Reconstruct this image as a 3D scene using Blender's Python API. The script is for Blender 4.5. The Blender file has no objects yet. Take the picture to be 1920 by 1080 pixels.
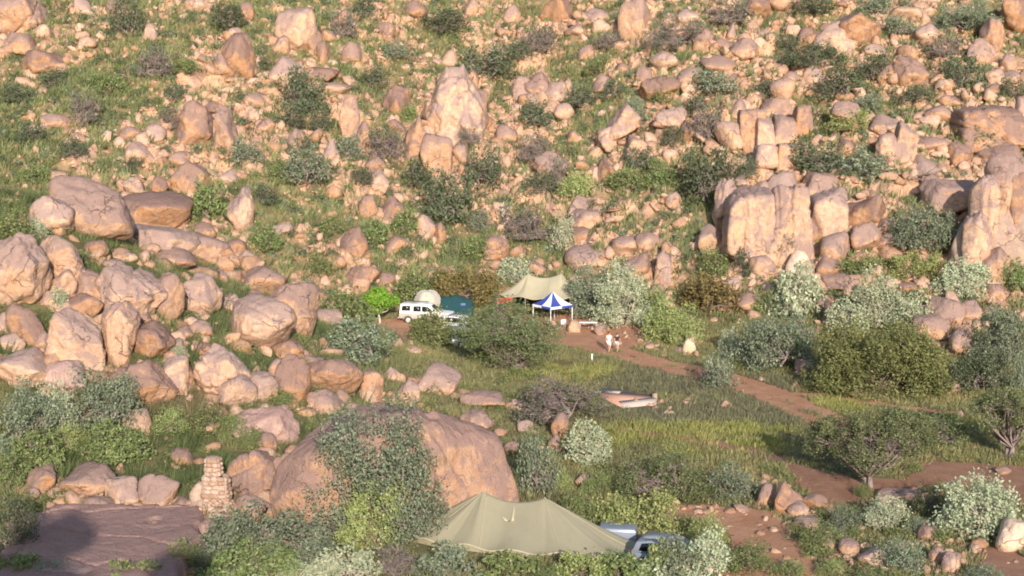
import bpy, bmesh, math, random
import numpy as np
from mathutils import Vector, Matrix
R = math.radians
sc = bpy.context.scene
C = sc.collection

# ------------------------------------------------------------ camera, light
F_PX, W_PX, H_PX, HOR = 3000.0, 1920.0, 1080.0, 100.0
CAM_Z = 25.8
PITCH = math.atan((H_PX / 2 - HOR) / F_PX)
SUN_EL, SUN_TO = R(18.6), R(-8.0)        # elevation; shadows run towards this azimuth from +Y
cam_d = bpy.data.cameras.new('camera'); cam = bpy.data.objects.new('camera', cam_d); C.objects.link(cam)
cam.location = (0, 0, CAM_Z); cam.rotation_euler = (math.pi / 2 - PITCH, 0, 0)
cam_d.sensor_width = 36; cam_d.lens = 36 * F_PX / W_PX; cam_d.clip_start = 0.5; cam_d.clip_end = 3000
sc.camera = cam
world = bpy.data.worlds.new('World'); sc.world = world; world.use_nodes = True
wn = world.node_tree.nodes; wn.clear()
sky = wn.new('ShaderNodeTexSky'); sky.sky_type = 'NISHITA'; sky.sun_disc = False
sky.sun_elevation = SUN_EL
sun_dir = Vector((-math.sin(SUN_TO) * math.cos(SUN_EL), -math.cos(SUN_TO) * math.cos(SUN_EL), math.sin(SUN_EL)))
sky.sun_rotation = math.atan2(sun_dir.x, sun_dir.y); sky.air_density = 1.0; sky.dust_density = 1.5; sky.ozone_density = 1.0
bg = wn.new('ShaderNodeBackground'); bg.inputs[1].default_value = 0.15
wo = wn.new('ShaderNodeOutputWorld')
world.node_tree.links.new(sky.outputs[0], bg.inputs[0]); world.node_tree.links.new(bg.outputs[0], wo.inputs[0])
sl = bpy.data.lights.new('sun', 'SUN'); sl.energy = 4.6; sl.angle = R(0.55); sl.color = (1.0, 0.87, 0.75)
sun = bpy.data.objects.new('sun', sl); C.objects.link(sun)
sun.rotation_euler = sun_dir.to_track_quat('Z', 'Y').to_euler(); sun.location = (30, -60, 80)
sc.view_settings.view_transform = 'Standard'; sc.view_settings.look = 'None'
sc.view_settings.exposure = 0.54; sc.view_settings.gamma = 1.0
sc.render.engine = 'CYCLES'
sc.cycles.filter_width = 1.9
sc.cycles.max_bounces = 6; sc.cycles.diffuse_bounces = 3; sc.cycles.transmission_bounces = 4; sc.cycles.transparent_max_bounces = 6
sc.cycles.use_denoising = True

# ------------------------------------------------------------ noise
def _h(ix, iy, iz, s):
    n = (ix.astype(np.int64) * 374761393 + iy.astype(np.int64) * 668265263 + iz.astype(np.int64) * 2147483647 + s * 1274126177) & 0xffffffff
    n = ((n ^ (n >> 13)) * 1274126177) & 0xffffffff
    n = ((n ^ (n >> 16)) * 2246822519) & 0xffffffff
    return ((n ^ (n >> 15)) & 0xffff) / 32767.5 - 1.0
def noise3(p, s=0):
    p = np.asarray(p, float); i = np.floor(p); f = p - i; i = i.astype(np.int64); u = f * f * (3 - 2 * f)
    r = 0
    for dx in (0, 1):
        wx = u[..., 0] if dx else 1 - u[..., 0]
        for dy in (0, 1):
            wy = u[..., 1] if dy else 1 - u[..., 1]
            for dz in (0, 1):
                wz = u[..., 2] if dz else 1 - u[..., 2]
                r = r + wx * wy * wz * _h(i[..., 0] + dx, i[..., 1] + dy, i[..., 2] + dz, s)
    return r
def fbm(p, s=0, o=3):
    r, a, t = 0, 1.0, 0.0
    p = np.asarray(p, float)
    for k in range(o):
        r = r + a * noise3(p * 2 ** k + 17.3 * k, s + k); t += a; a *= .5
    return r / t
def n2(x, y, sc_, s=0, o=3):
    return fbm(np.stack([np.asarray(x) / sc_, np.asarray(y) / sc_, np.zeros_like(np.asarray(x, float)) + .37], -1), s, o)
def sstep(a, b, x):
    t = np.clip((x - a) / (b - a), 0, 1); return t * t * (3 - 2 * t)
def splus(x, k):
    return k * np.logaddexp(0, x / k)

# ------------------------------------------------------------ terrain
def toe(x):
    return np.interp(x, [-60, -25, -8, 6, 12, 22, 35, 55], [146, 150, 157, 157, 152, 146, 141, 139])
def rocky(x, y):
    """0..1 how stony the ground is"""
    w = n2(x, y * .7, 9, 101, 3); v = n2(x, y, 3.2, 102, 3)
    px = W_PX / 2 + F_PX * x / np.maximum(y, 20)
    side = np.interp(px, [0, 350, 700, 1100, 1500, 1920], [.02, .06, .09, .12, .15, .15])
    return np.clip(.46 + side + .55 * w + .45 * v, 0, 1)
def blocks(x, y, s, seed):
    """broken block steps: every cell of a jittered grid has its own height and tilt, with joints between"""
    X = x / s + .25 * n2(x, y, s * .8, seed + 5, 2); Y = y / s + .25 * n2(x, y, s * .8, seed + 6, 2); ix, iy = np.floor(X), np.floor(Y)
    b1 = np.full(np.shape(X), 9.); b2 = b1.copy(); hv = np.zeros(np.shape(X)); z0 = np.zeros(np.shape(X), np.int64)
    for a in (-1, 0, 1):
        for b in (-1, 0, 1):
            cx = (ix + a).astype(np.int64); cy = (iy + b).astype(np.int64)
            jx = cx + .5 + .42 * _h(cx, cy, z0, seed); jy = cy + .5 + .42 * _h(cx, cy, z0, seed + 1)
            d = np.hypot(X - jx, Y - jy); h = .5 + .5 * _h(cx, cy, z0, seed + 2) + (X - jx) * .5 * _h(cx, cy, z0, seed + 3) - (Y - jy) * .35
            m1 = d < b1; b2 = np.where(m1, b1, np.minimum(b2, d)); hv = np.where(m1, h, hv); b1 = np.where(m1, d, b1)
    e = sstep(0, .28, b2 - b1)
    return hv * e + .25 * (1 - b1) * e
def rock_mask(x, y):
    return sstep(.50, .66, rocky(x, y) + .10 * n2(x, y, 1.1, 107, 2)) * sstep(3, 9, y - toe(x)) * (1 - sstep(240, 260, y)) * (1 - sstep(56, 62, np.abs(x)))
def T(x, y):
    x = np.asarray(x, float); y = np.asarray(y, float)
    z = .22 * n2(x, y, 11, 3, 2) * sstep(60, 75, y)
    t = toe(x)
    h = splus(y - t, 3.5) * .47
    hm = sstep(0, 25, y - t)
    h = h + hm * (1.7 * n2(x, y, 19, 5, 2) + .55 * n2(x, y, 5.5, 9, 2))
    mk_ = rock_mask(x, y)
    if np.any(mk_ > 0): h = h + mk_ * (1.15 * blocks(x, y, 3.3, 201) + .55 * blocks(x, y, 1.35, 211) - .25)
    h = np.where(h > 60, 60 + (h - 60) * .4, h)
    hs = .54 * splus(-x - 7.5, 2.5); hs = 17 - splus(17 - hs, 2.0)
    pr = sstep(84, 116, y) * (1 - .8 * sstep(121, 150, y))
    sp = hs * pr + sstep(.5, 3, hs) * pr * .5 * n2(x, y, 6, 21, 2)
    near = 24.2 - .405 * y
    near = np.where(y < 0, 24.2 - .10 * np.abs(y), near)
    near = near + 4.0 * np.exp(-(((x + 15) / 7) ** 2 + ((y + 3) / 8) ** 2))
    near = splus(near, 1.2)
    camp = 1 - sstep(3, 9, np.abs(x + 1) - 11) 
    return z + h + sp + near * (1 - sstep(64, 74, y)) * 1.0
def hit(px, py):
    """where the line of sight through a photograph point meets the ground"""
    cx, cy = (px - W_PX / 2) / F_PX, (H_PX / 2 - py) / F_PX
    dy = math.cos(PITCH) + cy * math.sin(PITCH); dz = -math.sin(PITCH) + cy * math.cos(PITCH)
    ys = np.arange(72, 420, .2); tt = ys / dy
    xs = cx * tt; zs = CAM_Z + dz * tt
    k = np.argmax(zs < T(xs, ys))
    if zs[k] >= T(xs, ys)[k]: k = len(ys) - 1
    return float(xs[k]), float(ys[k])
def at(px, py, y):
    cx, cy = (px - W_PX / 2) / F_PX, (H_PX / 2 - py) / F_PX
    dy = math.cos(PITCH) + cy * math.sin(PITCH); dz = -math.sin(PITCH) + cy * math.cos(PITCH)
    t = y / dy
    return cx * t, y, CAM_Z + dz * t
def project(x, y, z):
    dy = y; dzz = z - CAM_Z
    f = dy * math.cos(PITCH) - dzz * math.sin(PITCH); u = dy * math.sin(PITCH) + dzz * math.cos(PITCH)
    return W_PX / 2 + F_PX * x / f, H_PX / 2 - F_PX * u / f

# ------------------------------------------------------------ mesh helpers
def mk(name, V, Fs, mat, parent=None, smooth=False, attr=None, loc=None):
    """one mesh object from arrays; Fs an (n,3|4) array or a list of them"""
    me = mesh_data(name, V, Fs, mat, smooth, attr)
    return link(name, me, parent, loc)
def mesh_data(name, V, Fs, mat, smooth=False, attr=None):
    V = np.asarray(V, np.float32)
    if not isinstance(Fs, list) or not isinstance(Fs[0], np.ndarray): Fs = [Fs]
    Fs = [np.asarray(f, np.int32) for f in Fs if len(f)]
    tot = np.concatenate([f.ravel() for f in Fs]); sizes = np.concatenate([np.full(len(f), f.shape[1], np.int32) for f in Fs])
    me = bpy.data.meshes.new(name)
    me.vertices.add(len(V)); me.vertices.foreach_set('co', V.ravel())
    me.loops.add(len(tot)); me.loops.foreach_set('vertex_index', tot)
    me.polygons.add(len(sizes))
    me.polygons.foreach_set('loop_start', np.concatenate([[0], np.cumsum(sizes)[:-1]]).astype(np.int32))
    me.polygons.foreach_set('loop_total', sizes)
    me.update(calc_edges=True)
    if smooth: me.polygons.foreach_set('use_smooth', np.ones(len(sizes), bool))
    if attr is not None:
        a = me.attributes.new('tint', 'FLOAT_COLOR', 'POINT')
        c = np.ones((len(V), 4), np.float32); c[:, :3] = attr; a.data.foreach_set('color', c.ravel())
    if mat: me.materials.append(mat)
    return me
def link(name, me, parent=None, loc=None):
    o = bpy.data.objects.new(name, me); C.objects.link(o)
    if parent: o.parent = parent
    if loc is not None: o.location = loc
    return o
def tag(o, label, cat, group=None, kind=None):
    o['label'] = label; o['category'] = cat
    if group: o['group'] = group
    if kind: o['kind'] = kind
    return o
def thing(name, label, cat, loc=(0, 0, 0), rz=0, group=None):
    o = bpy.data.objects.new(name, None); C.objects.link(o); o.location = loc; o.rotation_euler = (0, 0, rz); o.empty_display_size = .3
    return tag(o, label, cat, group)
class MB:
    def __init__(s): s.v, s.f3, s.f4 = [], [], []; s.n = 0
    def add(s, V, F):
        V = np.asarray(V, float); F = np.asarray(F, int)
        s.v.append(V); (s.f3 if F.shape[1] == 3 else s.f4).append(F + s.n); s.n += len(V); return s
    def box(s, c, d, rz=0, top=1.0):
        x, y, z = d[0] / 2, d[1] / 2, d[2] / 2
        V = np.array([[-x, -y, -z], [x, -y, -z], [x, y, -z], [-x, y, -z], [-x * top, -y * top, z], [x * top, -y * top, z], [x * top, y * top, z], [-x * top, y * top, z]])
        ca, sa = math.cos(rz), math.sin(rz); V[:, :2] = V[:, :2] @ np.array([[ca, sa], [-sa, ca]])
        return s.add(V + np.array(c), [[0, 3, 2, 1], [4, 5, 6, 7], [0, 1, 5, 4], [1, 2, 6, 5], [2, 3, 7, 6], [3, 0, 4, 7]])
    def tube(s, pts, rad, n=6, cap=True):
        pts = np.asarray(pts, float); m = len(pts); rad = np.broadcast_to(rad, (m,))
        V = []
        for i in range(m):
            d = pts[min(i + 1, m - 1)] - pts[max(i - 1, 0)]; d = d / (np.linalg.norm(d) + 1e-9)
            a = np.cross(d, [0, 0, 1.]) if abs(d[2]) < .9 else np.cross(d, [1., 0, 0]); a /= np.linalg.norm(a); b = np.cross(d, a)
            an = np.arange(n) * 2 * math.pi / n
            V.append(pts[i] + rad[i] * (np.cos(an)[:, None] * a + np.sin(an)[:, None] * b))
        F = [[i * n + k, i * n + (k + 1) % n, (i + 1) * n + (k + 1) % n, (i + 1) * n + k] for i in range(m - 1) for k in range(n)]
        s.add(np.concatenate(V), F)
        if cap:
            k0 = s.n - m * n
            s.f3.append(np.array([[k0 + (m - 1) * n, k0 + (m - 1) * n + k, k0 + (m - 1) * n + k + 1] for k in range(1, n - 1)]))
            s.f3.append(np.array([[k0, k0 + k + 1, k0 + k] for k in range(1, n - 1)]))
        return s
    def data(s, name, mat, smooth=False):
        return mesh_data(name, np.concatenate(s.v), [np.concatenate(f) for f in (s.f3, s.f4) if f], mat, smooth)
    def build(s, name, mat, parent=None, smooth=False, bevel=0, loc=None):
        o = link(name, s.data(name, mat, smooth), parent, loc)
        if bevel:
            m = o.modifiers.new('soft', 'BEVEL'); m.width = bevel; m.segments = 2; m.limit_method = 'ANGLE'
        return o

# ------------------------------------------------------------ materials
def newmat(name):
    m = bpy.data.materials.new(name); m.use_nodes = True
    nt = m.node_tree; nt.nodes.clear()
    return m, nt, nt.nodes, nt.links
def N(nt, t, **k):
    n = nt.nodes.new(t)
    for a, v in k.items():
        if a == 'inp':
            for i, val in v.items():
                if hasattr(val, 'is_output') or isinstance(val, bpy.types.NodeSocket): nt.links.new(val, n.inputs[i])
                else: n.inputs[i].default_value = val
        else: setattr(n, a, v)
    return n
def mixc(nt, f, a, b, mode='MIX'):
    n = nt.nodes.new('ShaderNodeMix'); n.data_type = 'RGBA'; n.blend_type = mode
    for i, v in ((0, f), (6, a), (7, b)):
        if isinstance(v, bpy.types.NodeSocket): nt.links.new(v, n.inputs[i])
        else: n.inputs[i].default_value = (tuple(v) + (1,) if isinstance(v, (tuple, list)) and len(v) == 3 else v)
    return n.outputs[2]
def ramp(nt, f, lo, hi):
    n = nt.nodes.new('ShaderNodeMapRange'); n.interpolation_type = 'SMOOTHSTEP'
    nt.links.new(f, n.inputs[0]); n.inputs[1].default_value = lo; n.inputs[2].default_value = hi
    return n.outputs[0]
def mul(nt, a, b, op='MULTIPLY'):
    n = nt.nodes.new('ShaderNodeMath'); n.operation = op
    for i, v in ((0, a), (1, b)):
        if isinstance(v, bpy.types.NodeSocket): nt.links.new(v, n.inputs[i])
        else: n.inputs[i].default_value = v
    return n.outputs[0]
def noise(nt, vec, scale, detail=4, rough=.55, dist=0):
    n = N(nt, 'ShaderNodeTexNoise', inp={'Scale': scale, 'Detail': detail, 'Roughness': rough, 'Distortion': dist}); nt.links.new(vec, n.inputs['Vector'])
    return n.outputs['Fac']
def finish(nt, col, rough=.9, bump=None, strength=.5, dist=.05, spec=.2):
    b = N(nt, 'ShaderNodeBsdfPrincipled'); b.inputs['Roughness'].default_value = rough; b.inputs['Specular IOR Level'].default_value = spec
    if isinstance(col, bpy.types.NodeSocket): nt.links.new(col, b.inputs['Base Color'])
    else: b.inputs['Base Color'].default_value = tuple(col) + (1,)
    if bump is not None:
        bp = N(nt, 'ShaderNodeBump', inp={'Strength': strength, 'Distance': dist, 'Height': bump}); nt.links.new(bp.outputs[0], b.inputs['Normal'])
    o = N(nt, 'ShaderNodeOutputMaterial'); nt.links.new(b.outputs[0], o.inputs[0]); return b
def plain(name, col, rough=.7, metallic=0, spec=.4, var=.12, scale=3.0):
    m, nt, nd, lk = newmat(name)
    p = N(nt, 'ShaderNodeNewGeometry').outputs['Position']
    f = noise(nt, p, scale)
    c = mixc(nt, f, tuple(v * (1 - var) for v in col), tuple(min(1, v * (1 + var)) for v in col))
    b = finish(nt, c, rough, spec=spec); b.inputs['Metallic'].default_value = metallic
    return m

def rock_material(name, base, pale, patina, streak, pat_amt=.5, joints=.10, tint=False):
    m, nt, nd, lk = newmat(name)
    g = N(nt, 'ShaderNodeNewGeometry'); p = g.outputs['Position']
    oi = N(nt, 'ShaderNodeObjectInfo').outputs['Random']
    isl = g.outputs['Random Per Island']
    sep = N(nt, 'ShaderNodeSeparateXYZ'); nt.links.new(g.outputs['Normal'], sep.inputs[0]); nz = sep.outputs[2]
    big = noise(nt, p, .38, 5, .6, .4); mid = noise(nt, p, 1.7, 6, .65, .3); fine = noise(nt, p, 9, 4, .7)
    c = mixc(nt, ramp(nt, mid, .40, .60), base, pale)
    # vertical orange streaks of seeping iron
    mp = N(nt, 'ShaderNodeMapping'); nt.links.new(p, mp.inputs[0]); mp.inputs['Scale'].default_value = (1.1, 1.1, .16)
    st = ramp(nt, noise(nt, mp.outputs[0], 1.6, 4, .6), .52, .68)
    side = ramp(nt, nz, .55, .1)
    c = mixc(nt, mul(nt, mul(nt, st, side), .6), c, streak)
    up = N(nt, 'ShaderNodeMath', operation='ADD'); nt.links.new(mul(nt, nz, .42), up.inputs[0]); nt.links.new(big, up.inputs[1])
    m3 = noise(nt, p, .95, 6, .7, .8); up2 = mul(nt, up.outputs[0], mul(nt, mul(nt, m3, .8), -.4, 'ADD'), 'ADD')
    pt = ramp(nt, up2, .47, .64)
    c = mixc(nt, mul(nt, pt, pat_amt), c, patina)
    c = mixc(nt, mul(nt, ramp(nt, noise(nt, mp.outputs[0], 3.1, 4, .65), .56, .70), .62), c, tuple(v * .6 for v in patina))
    c = mixc(nt, mul(nt, ramp(nt, fine, .25, .75), .30), c, tuple(v * .62 for v in base))
    hv = N(nt, 'ShaderNodeHueSaturation'); nt.links.new(c, hv.inputs['Color'])
    rnd = isl if tint else oi
    nt.links.new(mul(nt, mul(nt, rnd, .38), .80, 'ADD'), hv.inputs['Value'])
    nt.links.new(mul(nt, mul(nt, rnd, -.25), 1.08, 'ADD'), hv.inputs['Saturation'])
    # thin joints
    vo = N(nt, 'ShaderNodeTexVoronoi', feature='DISTANCE_TO_EDGE'); vo.inputs['Scale'].default_value = .55
    wv = N(nt, 'ShaderNodeTexNoise'); nt.links.new(p, wv.inputs['Vector']); wv.inputs['Scale'].default_value = .9; wv.inputs['Detail'].default_value = 4
    va = N(nt, 'ShaderNodeVectorMath', operation='ADD'); nt.links.new(p, va.inputs[0])
    vs = N(nt, 'ShaderNodeVectorMath', operation='SCALE'); nt.links.new(wv.outputs['Color'], vs.inputs[0]); vs.inputs['Scale'].default_value = 1.6
    nt.links.new(vs.outputs[0], va.inputs[1]); nt.links.new(va.outputs[0], vo.inputs['Vector'])
    joint = mul(nt, mul(nt, ramp(nt, vo.outputs['Distance'], .022, 0), ramp(nt, noise(nt, p, .45, 2, .5), .52, .62)), -1.0)
    h = mul(nt, mul(nt, mid, .8), mul(nt, fine, .25), 'ADD'); h = mul(nt, h, mul(nt, joint, joints * 4), 'ADD')
    fc = mixc(nt, mul(nt, joint, -.42 if joints > .05 else -.2), hv.outputs[0], tuple(v * .35 for v in patina))
    spk = ramp(nt, noise(nt, p, 3.4, 5, .75), .60, .68); fc = mixc(nt, mul(nt, spk, .35), fc, tuple(v * .62 for v in patina))
    finish(nt, fc, .92, h, 1.0, .28, .15)
    return m
M = {}
M['rock'] = rock_material('granite', (.46, .27, .168), (.55, .355, .235), (.275, .195, .18), (.58, .28, .10), .88)
M['stone'] = rock_material('granite_rubble', (.47, .28, .172), (.57, .37, .245), (.33, .225, .19), (.58, .29, .12), .45, tint=True)
M['slab'] = rock_material('varnished_granite', (.41, .255, .205), (.48, .32, .26), (.29, .185, .17), (.40, .22, .13), .7, joints=.03)
M['dome_rock'] = rock_material('dome_granite', (.50, .315, .22), (.57, .38, .275), (.335, .235, .215), (.57, .33, .19), .88, joints=.04)
M['face_rock'] = rock_material('cliff_granite', (.52, .345, .225), (.62, .43, .295), (.39, .30, .26), (.62, .34, .16), .85)
M['pale_rock'] = rock_material('pale_granite', (.60, .42, .28), (.70, .51, .35), (.44, .32, .27), (.62, .36, .17), .3)

def ground_material():
    m, nt, nd, lk = newmat('soil')
    p = N(nt, 'ShaderNodeNewGeometry').outputs['Position']
    a = N(nt, 'ShaderNodeAttribute', attribute_name='tint').outputs['Color']
    f = noise(nt, p, 1.3, 6, .65); g = noise(nt, p, 7, 4, .7)
    c = mixc(nt, mul(nt, ramp(nt, f, .3, .7), .5), a, mixc(nt, 1.0, a, (.62, .60, .55), 'MULTIPLY'))
    c = mixc(nt, mul(nt, ramp(nt, g, .45, .75), .4), c, (.40, .25, .15))
    st = N(nt, 'ShaderNodeAttribute', attribute_name='stony').outputs['Fac']
    sep = N(nt, 'ShaderNodeSeparateXYZ'); nt.links.new(N(nt, 'ShaderNodeNewGeometry').outputs['Normal'], sep.inputs[0])
    mid = noise(nt, p, 1.1, 6, .7, .5); big = noise(nt, p, .4, 4, .6, .3)
    rc = mixc(nt, ramp(nt, mid, .40, .60), (.49, .295, .185), (.59, .385, .265)); rc = mixc(nt, mul(nt, ramp(nt, mul(nt, big, mul(nt, sep.outputs[2], .25), 'ADD'), .62, .78), .75), rc, (.335, .23, .205))
    rc = mixc(nt, mul(nt, ramp(nt, g, .25, .75), .3), rc, (.34, .19, .12))
    green = ramp(nt, mul(nt, noise(nt, p, 1.0, 4, .6, .5), mul(nt, st, -.22), 'ADD'), .34, .42)
    c = mixc(nt, mul(nt, ramp(nt, st, .25, .6), mul(nt, mul(nt, green, -.9), 1.0, 'ADD')), c, rc)
    finish(nt, c, 1.0, mul(nt, mul(nt, mul(nt, f, 1.0), mul(nt, g, .3), 'ADD'), mul(nt, mul(nt, mid, st), .8), 'ADD'), .9, .28, .05)
    return m
M['ground'] = ground_material()
def dirt_material(name, a, b, cc):
    m, nt, nd, lk = newmat(name)
    p = N(nt, 'ShaderNodeNewGeometry').outputs['Position']
    f = noise(nt, p, .55, 6, .65, .5); g = noise(nt, p, 5, 5, .7); h = noise(nt, p, 26, 3, .6)
    c = mixc(nt, ramp(nt, f, .35, .68), a, b)
    c = mixc(nt, mul(nt, ramp(nt, g, .45, .8), .55), c, cc)
    c = mixc(nt, mul(nt, ramp(nt, h, .55, .75), .35), c, tuple(v * .55 for v in a))
    finish(nt, c, 1.0, mul(nt, mul(nt, g, mul(nt, h, .4), 'ADD'), mul(nt, f, .8), 'ADD'), .9, .22, .05)
    return m
M['dirt'] = dirt_material('red_dirt', (.46, .24, .145), (.56, .32, .205), (.62, .39, .26))
M['wash'] = dirt_material('wash_sand', (.32, .175, .12), (.42, .24, .165), (.48, .30, .21))

def leaf_material(name, c1, c2, c3=None, transl=.25, tint=False, scale=.9):
    m, nt, nd, lk = newmat(name)
    g = N(nt, 'ShaderNodeNewGeometry')
    f = noise(nt, g.outputs['Position'], scale, 3, .5)
    rnd = g.outputs['Random Per Island']
    k = mul(nt, mul(nt, rnd, .55), mul(nt, ramp(nt, f, .3, .7), .45), 'ADD')
    c = mixc(nt, k, c1, c2)
    if c3: c = mixc(nt, mul(nt, ramp(nt, rnd, .80, .92), .8), c, c3)
    if tint:
        a = N(nt, 'ShaderNodeAttribute', attribute_name='tint').outputs['Color']
        c = mixc(nt, 1.0, c, a, 'MULTIPLY')
    oi = N(nt, 'ShaderNodeObjectInfo').outputs['Random']
    hv = N(nt, 'ShaderNodeHueSaturation'); nt.links.new(c, hv.inputs['Color']); nt.links.new(mul(nt, mul(nt, oi, .25), .88, 'ADD'), hv.inputs['Value'])
    nt.links.new(mul(nt, mul(nt, oi, .03), .485, 'ADD'), hv.inputs['Hue'])
    d = N(nt, 'ShaderNodeBsdfPrincipled'); d.inputs['Roughness'].default_value = .6; d.inputs['Specular IOR Level'].default_value = .25
    t = N(nt, 'ShaderNodeBsdfTranslucent'); mx = N(nt, 'ShaderNodeMixShader'); mx.inputs[0].default_value = transl
    nt.links.new(hv.outputs[0], d.inputs['Base Color']); nt.links.new(hv.outputs[0], t.inputs[0])
    nt.links.new(d.outputs[0], mx.inputs[1]); nt.links.new(t.outputs[0], mx.inputs[2])
    o = N(nt, 'ShaderNodeOutputMaterial'); nt.links.new(mx.outputs[0], o.inputs[0])
    return m
LM = {
    'dark':   leaf_material('leaf_dark', (.065, .09, .05), (.135, .165, .09), (.22, .235, .16)),
    'grey':   leaf_material('leaf_grey_green', (.12, .155, .095), (.25, .295, .195), (.36, .39, .29)),
    'twig':   leaf_material('leaf_twiggy', (.10, .11, .075), (.20, .20, .15), (.25, .20, .18)),
    'silver': leaf_material('leaf_silver', (.27, .33, .20), (.47, .51, .35), (.60, .61, .44)),
    'olive':  leaf_material('leaf_olive', (.095, .112, .04), (.22, .23, .088), (.30, .28, .12)),
    'brown':  leaf_material('leaf_brown_olive', (.14, .125, .045), (.27, .22, .085), (.34, .25, .11)),
    'bright': leaf_material('leaf_bright', (.10, .24, .02), (.22, .42, .05), (.32, .50, .09)),
    'mid':    leaf_material('leaf_mid', (.11, .15, .055), (.235, .285, .11), (.34, .37, .17)),
    'thorn':  leaf_material('leaf_thorn_tree', (.085, .115, .048), (.20, .235, .105), (.29, .31, .17)),
    'yellow': leaf_material('leaf_yellow_green', (.19, .24, .08), (.36, .41, .16), (.45, .46, .22)),
}
LM['grass'] = leaf_material('grass_blades', (.72, .74, .70), (1.0, 1.0, 1.0), (1.25, 1.12, .9), .3, tint=True, scale=.5)
M['bark'] = plain('bark', (.21, .16, .13), .95, scale=8, var=.35)
M['palebark'] = plain('pale_bark', (.50, .43, .36), .9, scale=8, var=.25)
M['greytwig'] = plain('grey_twigs', (.25, .195, .185), .95, scale=8, var=.3)

# ------------------------------------------------------------ the ground sheet
def axis(segs):
    out = []
    for a, b, s in segs: out.append(np.arange(a, b, s))
    return np.concatenate(out + [[segs[-1][1]]])
gx = axis([(-600, -120, 40), (-120, -60, 4), (-60, -44, .5), (-44, 44, .40), (44, 60, .5), (60, 120, 4), (120, 600, 40)])
gy = axis([(-300, -60, 30), (-60, 72, 2.0), (72, 140, .5), (140, 232, .34), (232, 300, 2.5), (300, 900, 50)])
GX, GY = np.meshgrid(gx, gy); GZ = T(GX, GY)
def world_poly(pts):
    return np.array([hit(*p) for p in pts])
def inside(poly, x, y):
    r = np.zeros(np.shape(x), bool); n = len(poly); j = n - 1
    for i in range(n):
        xi, yi = poly[i]; xj, yj = poly[j]
        with np.errstate(divide='ignore', invalid='ignore'):
            c = ((yi > y) != (yj > y)) & (x < (xj - xi) * (y - yi) / (yj - yi + 1e-12) + xi)
        r ^= c; j = i
    return r
def dline(line, x, y):
    d = np.full(np.shape(x), 1e9)
    for (ax, ay), (bx, by) in zip(line[:-1], line[1:]):
        vx, vy = bx - ax, by - ay; t = np.clip(((x - ax) * vx + (y - ay) * vy) / (vx * vx + vy * vy + 1e-9), 0, 1)
        d = np.minimum(d, np.hypot(x - ax - t * vx, y - ay - t * vy))
    return d
TRACK = world_poly([(1075, 640), (1130, 652), (1220, 680), (1300, 697), (1370, 713), (1430, 733), (1490, 762), (1560, 795)])
TRACK2 = world_poly([(1440, 736), (1530, 742), (1620, 754), (1700, 766), (1790, 776)])
TRACK3 = world_poly([(1150, 803), (1230, 815), (1320, 830), (1420, 850), (1500, 876)])
CAMPDIRT = world_poly([(690, 606), (720, 598), (860, 596), (1010, 588), (1090, 590), (1190, 588), (1225, 620), (1210, 648), (1130, 662), (1070, 650), (960, 640), (860, 632), (780, 642), (715, 632)])
WASH = world_poly([(1455, 868), (1520, 880), (1600, 900), (1700, 898), (1740, 866), (1830, 868), (1920, 878), (2040, 890), (2040, 985), (1930, 950), (1840, 912), (1720, 920), (1640, 938), (1550, 948), (1500, 915)])
FRONT = world_poly([(1228, 945), (1300, 950), (1400, 953), (1455, 962), (1490, 1000), (1530, 1060), (1570, 1120), (1330, 1120), (1375, 1010), (1330, 982), (1240, 976)])
CORNER = world_poly([(1830, 1025), (1880, 1035), (1960, 1050), (2040, 1070), (2040, 1130), (1860, 1130)])
TENTDIRT = world_poly([(730, 990), (1240, 990), (1240, 1075), (700, 1075)])
def bare(x, y):
    """0..1 where the ground is bare dirt"""
    nz_ = n2(x, y, 1.6, 44, 3) * .55
    dt = dline(TRACK, x, y)
    b = np.maximum(sstep(2.05, 1.5, dt + nz_) * (1 - .55 * sstep(.30, .1, dt + nz_ * .5)), .8 * sstep(.9, .5, dline(TRACK2, x, y) + nz_))
    b = np.maximum(b, .55 * sstep(1.1, .5, dline(TRACK3, x, y) + nz_ * 1.3))
    for p in (CAMPDIRT, WASH, FRONT, CORNER): b = np.maximum(b, inside(p, x + nz_, y + nz_))
    return b
YG = [(1200, 815, 120, 24), (1370, 803, 110, 17), (1410, 838, 80, 16), (1560, 765, 70, 18), (1270, 852, 60, 12), (1080, 700, 120, 14), (1740, 790, 90, 16), (1180, 705, 60, 9)]
PU = [(1300, 722, 190, 24), (1330, 770, 190, 24), (1230, 700, 70, 12), (1480, 780, 60, 18)]
YGW = [(hit(a, b), hit(a + c, b), hit(a, b + d)) for a, b, c, d in YG]; PUW = [(hit(a, b), hit(a + c, b), hit(a, b + d)) for a, b, c, d in PU]
def blob(L, x, y):
    m = np.zeros(np.shape(x)); w = n2(x, y, 3.0, 61, 3)
    for c, a, b in L:
        rx = abs(a[0] - c[0]); ry = abs(b[1] - c[1])
        m = np.maximum(m, sstep(1.25, .75, np.hypot((x - c[0]) / rx, (y - c[1]) / ry) + .55 * w))
    return m
def mixa(a, b, f): return a * (1 - f[..., None]) + np.array(b) * f[..., None]
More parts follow.
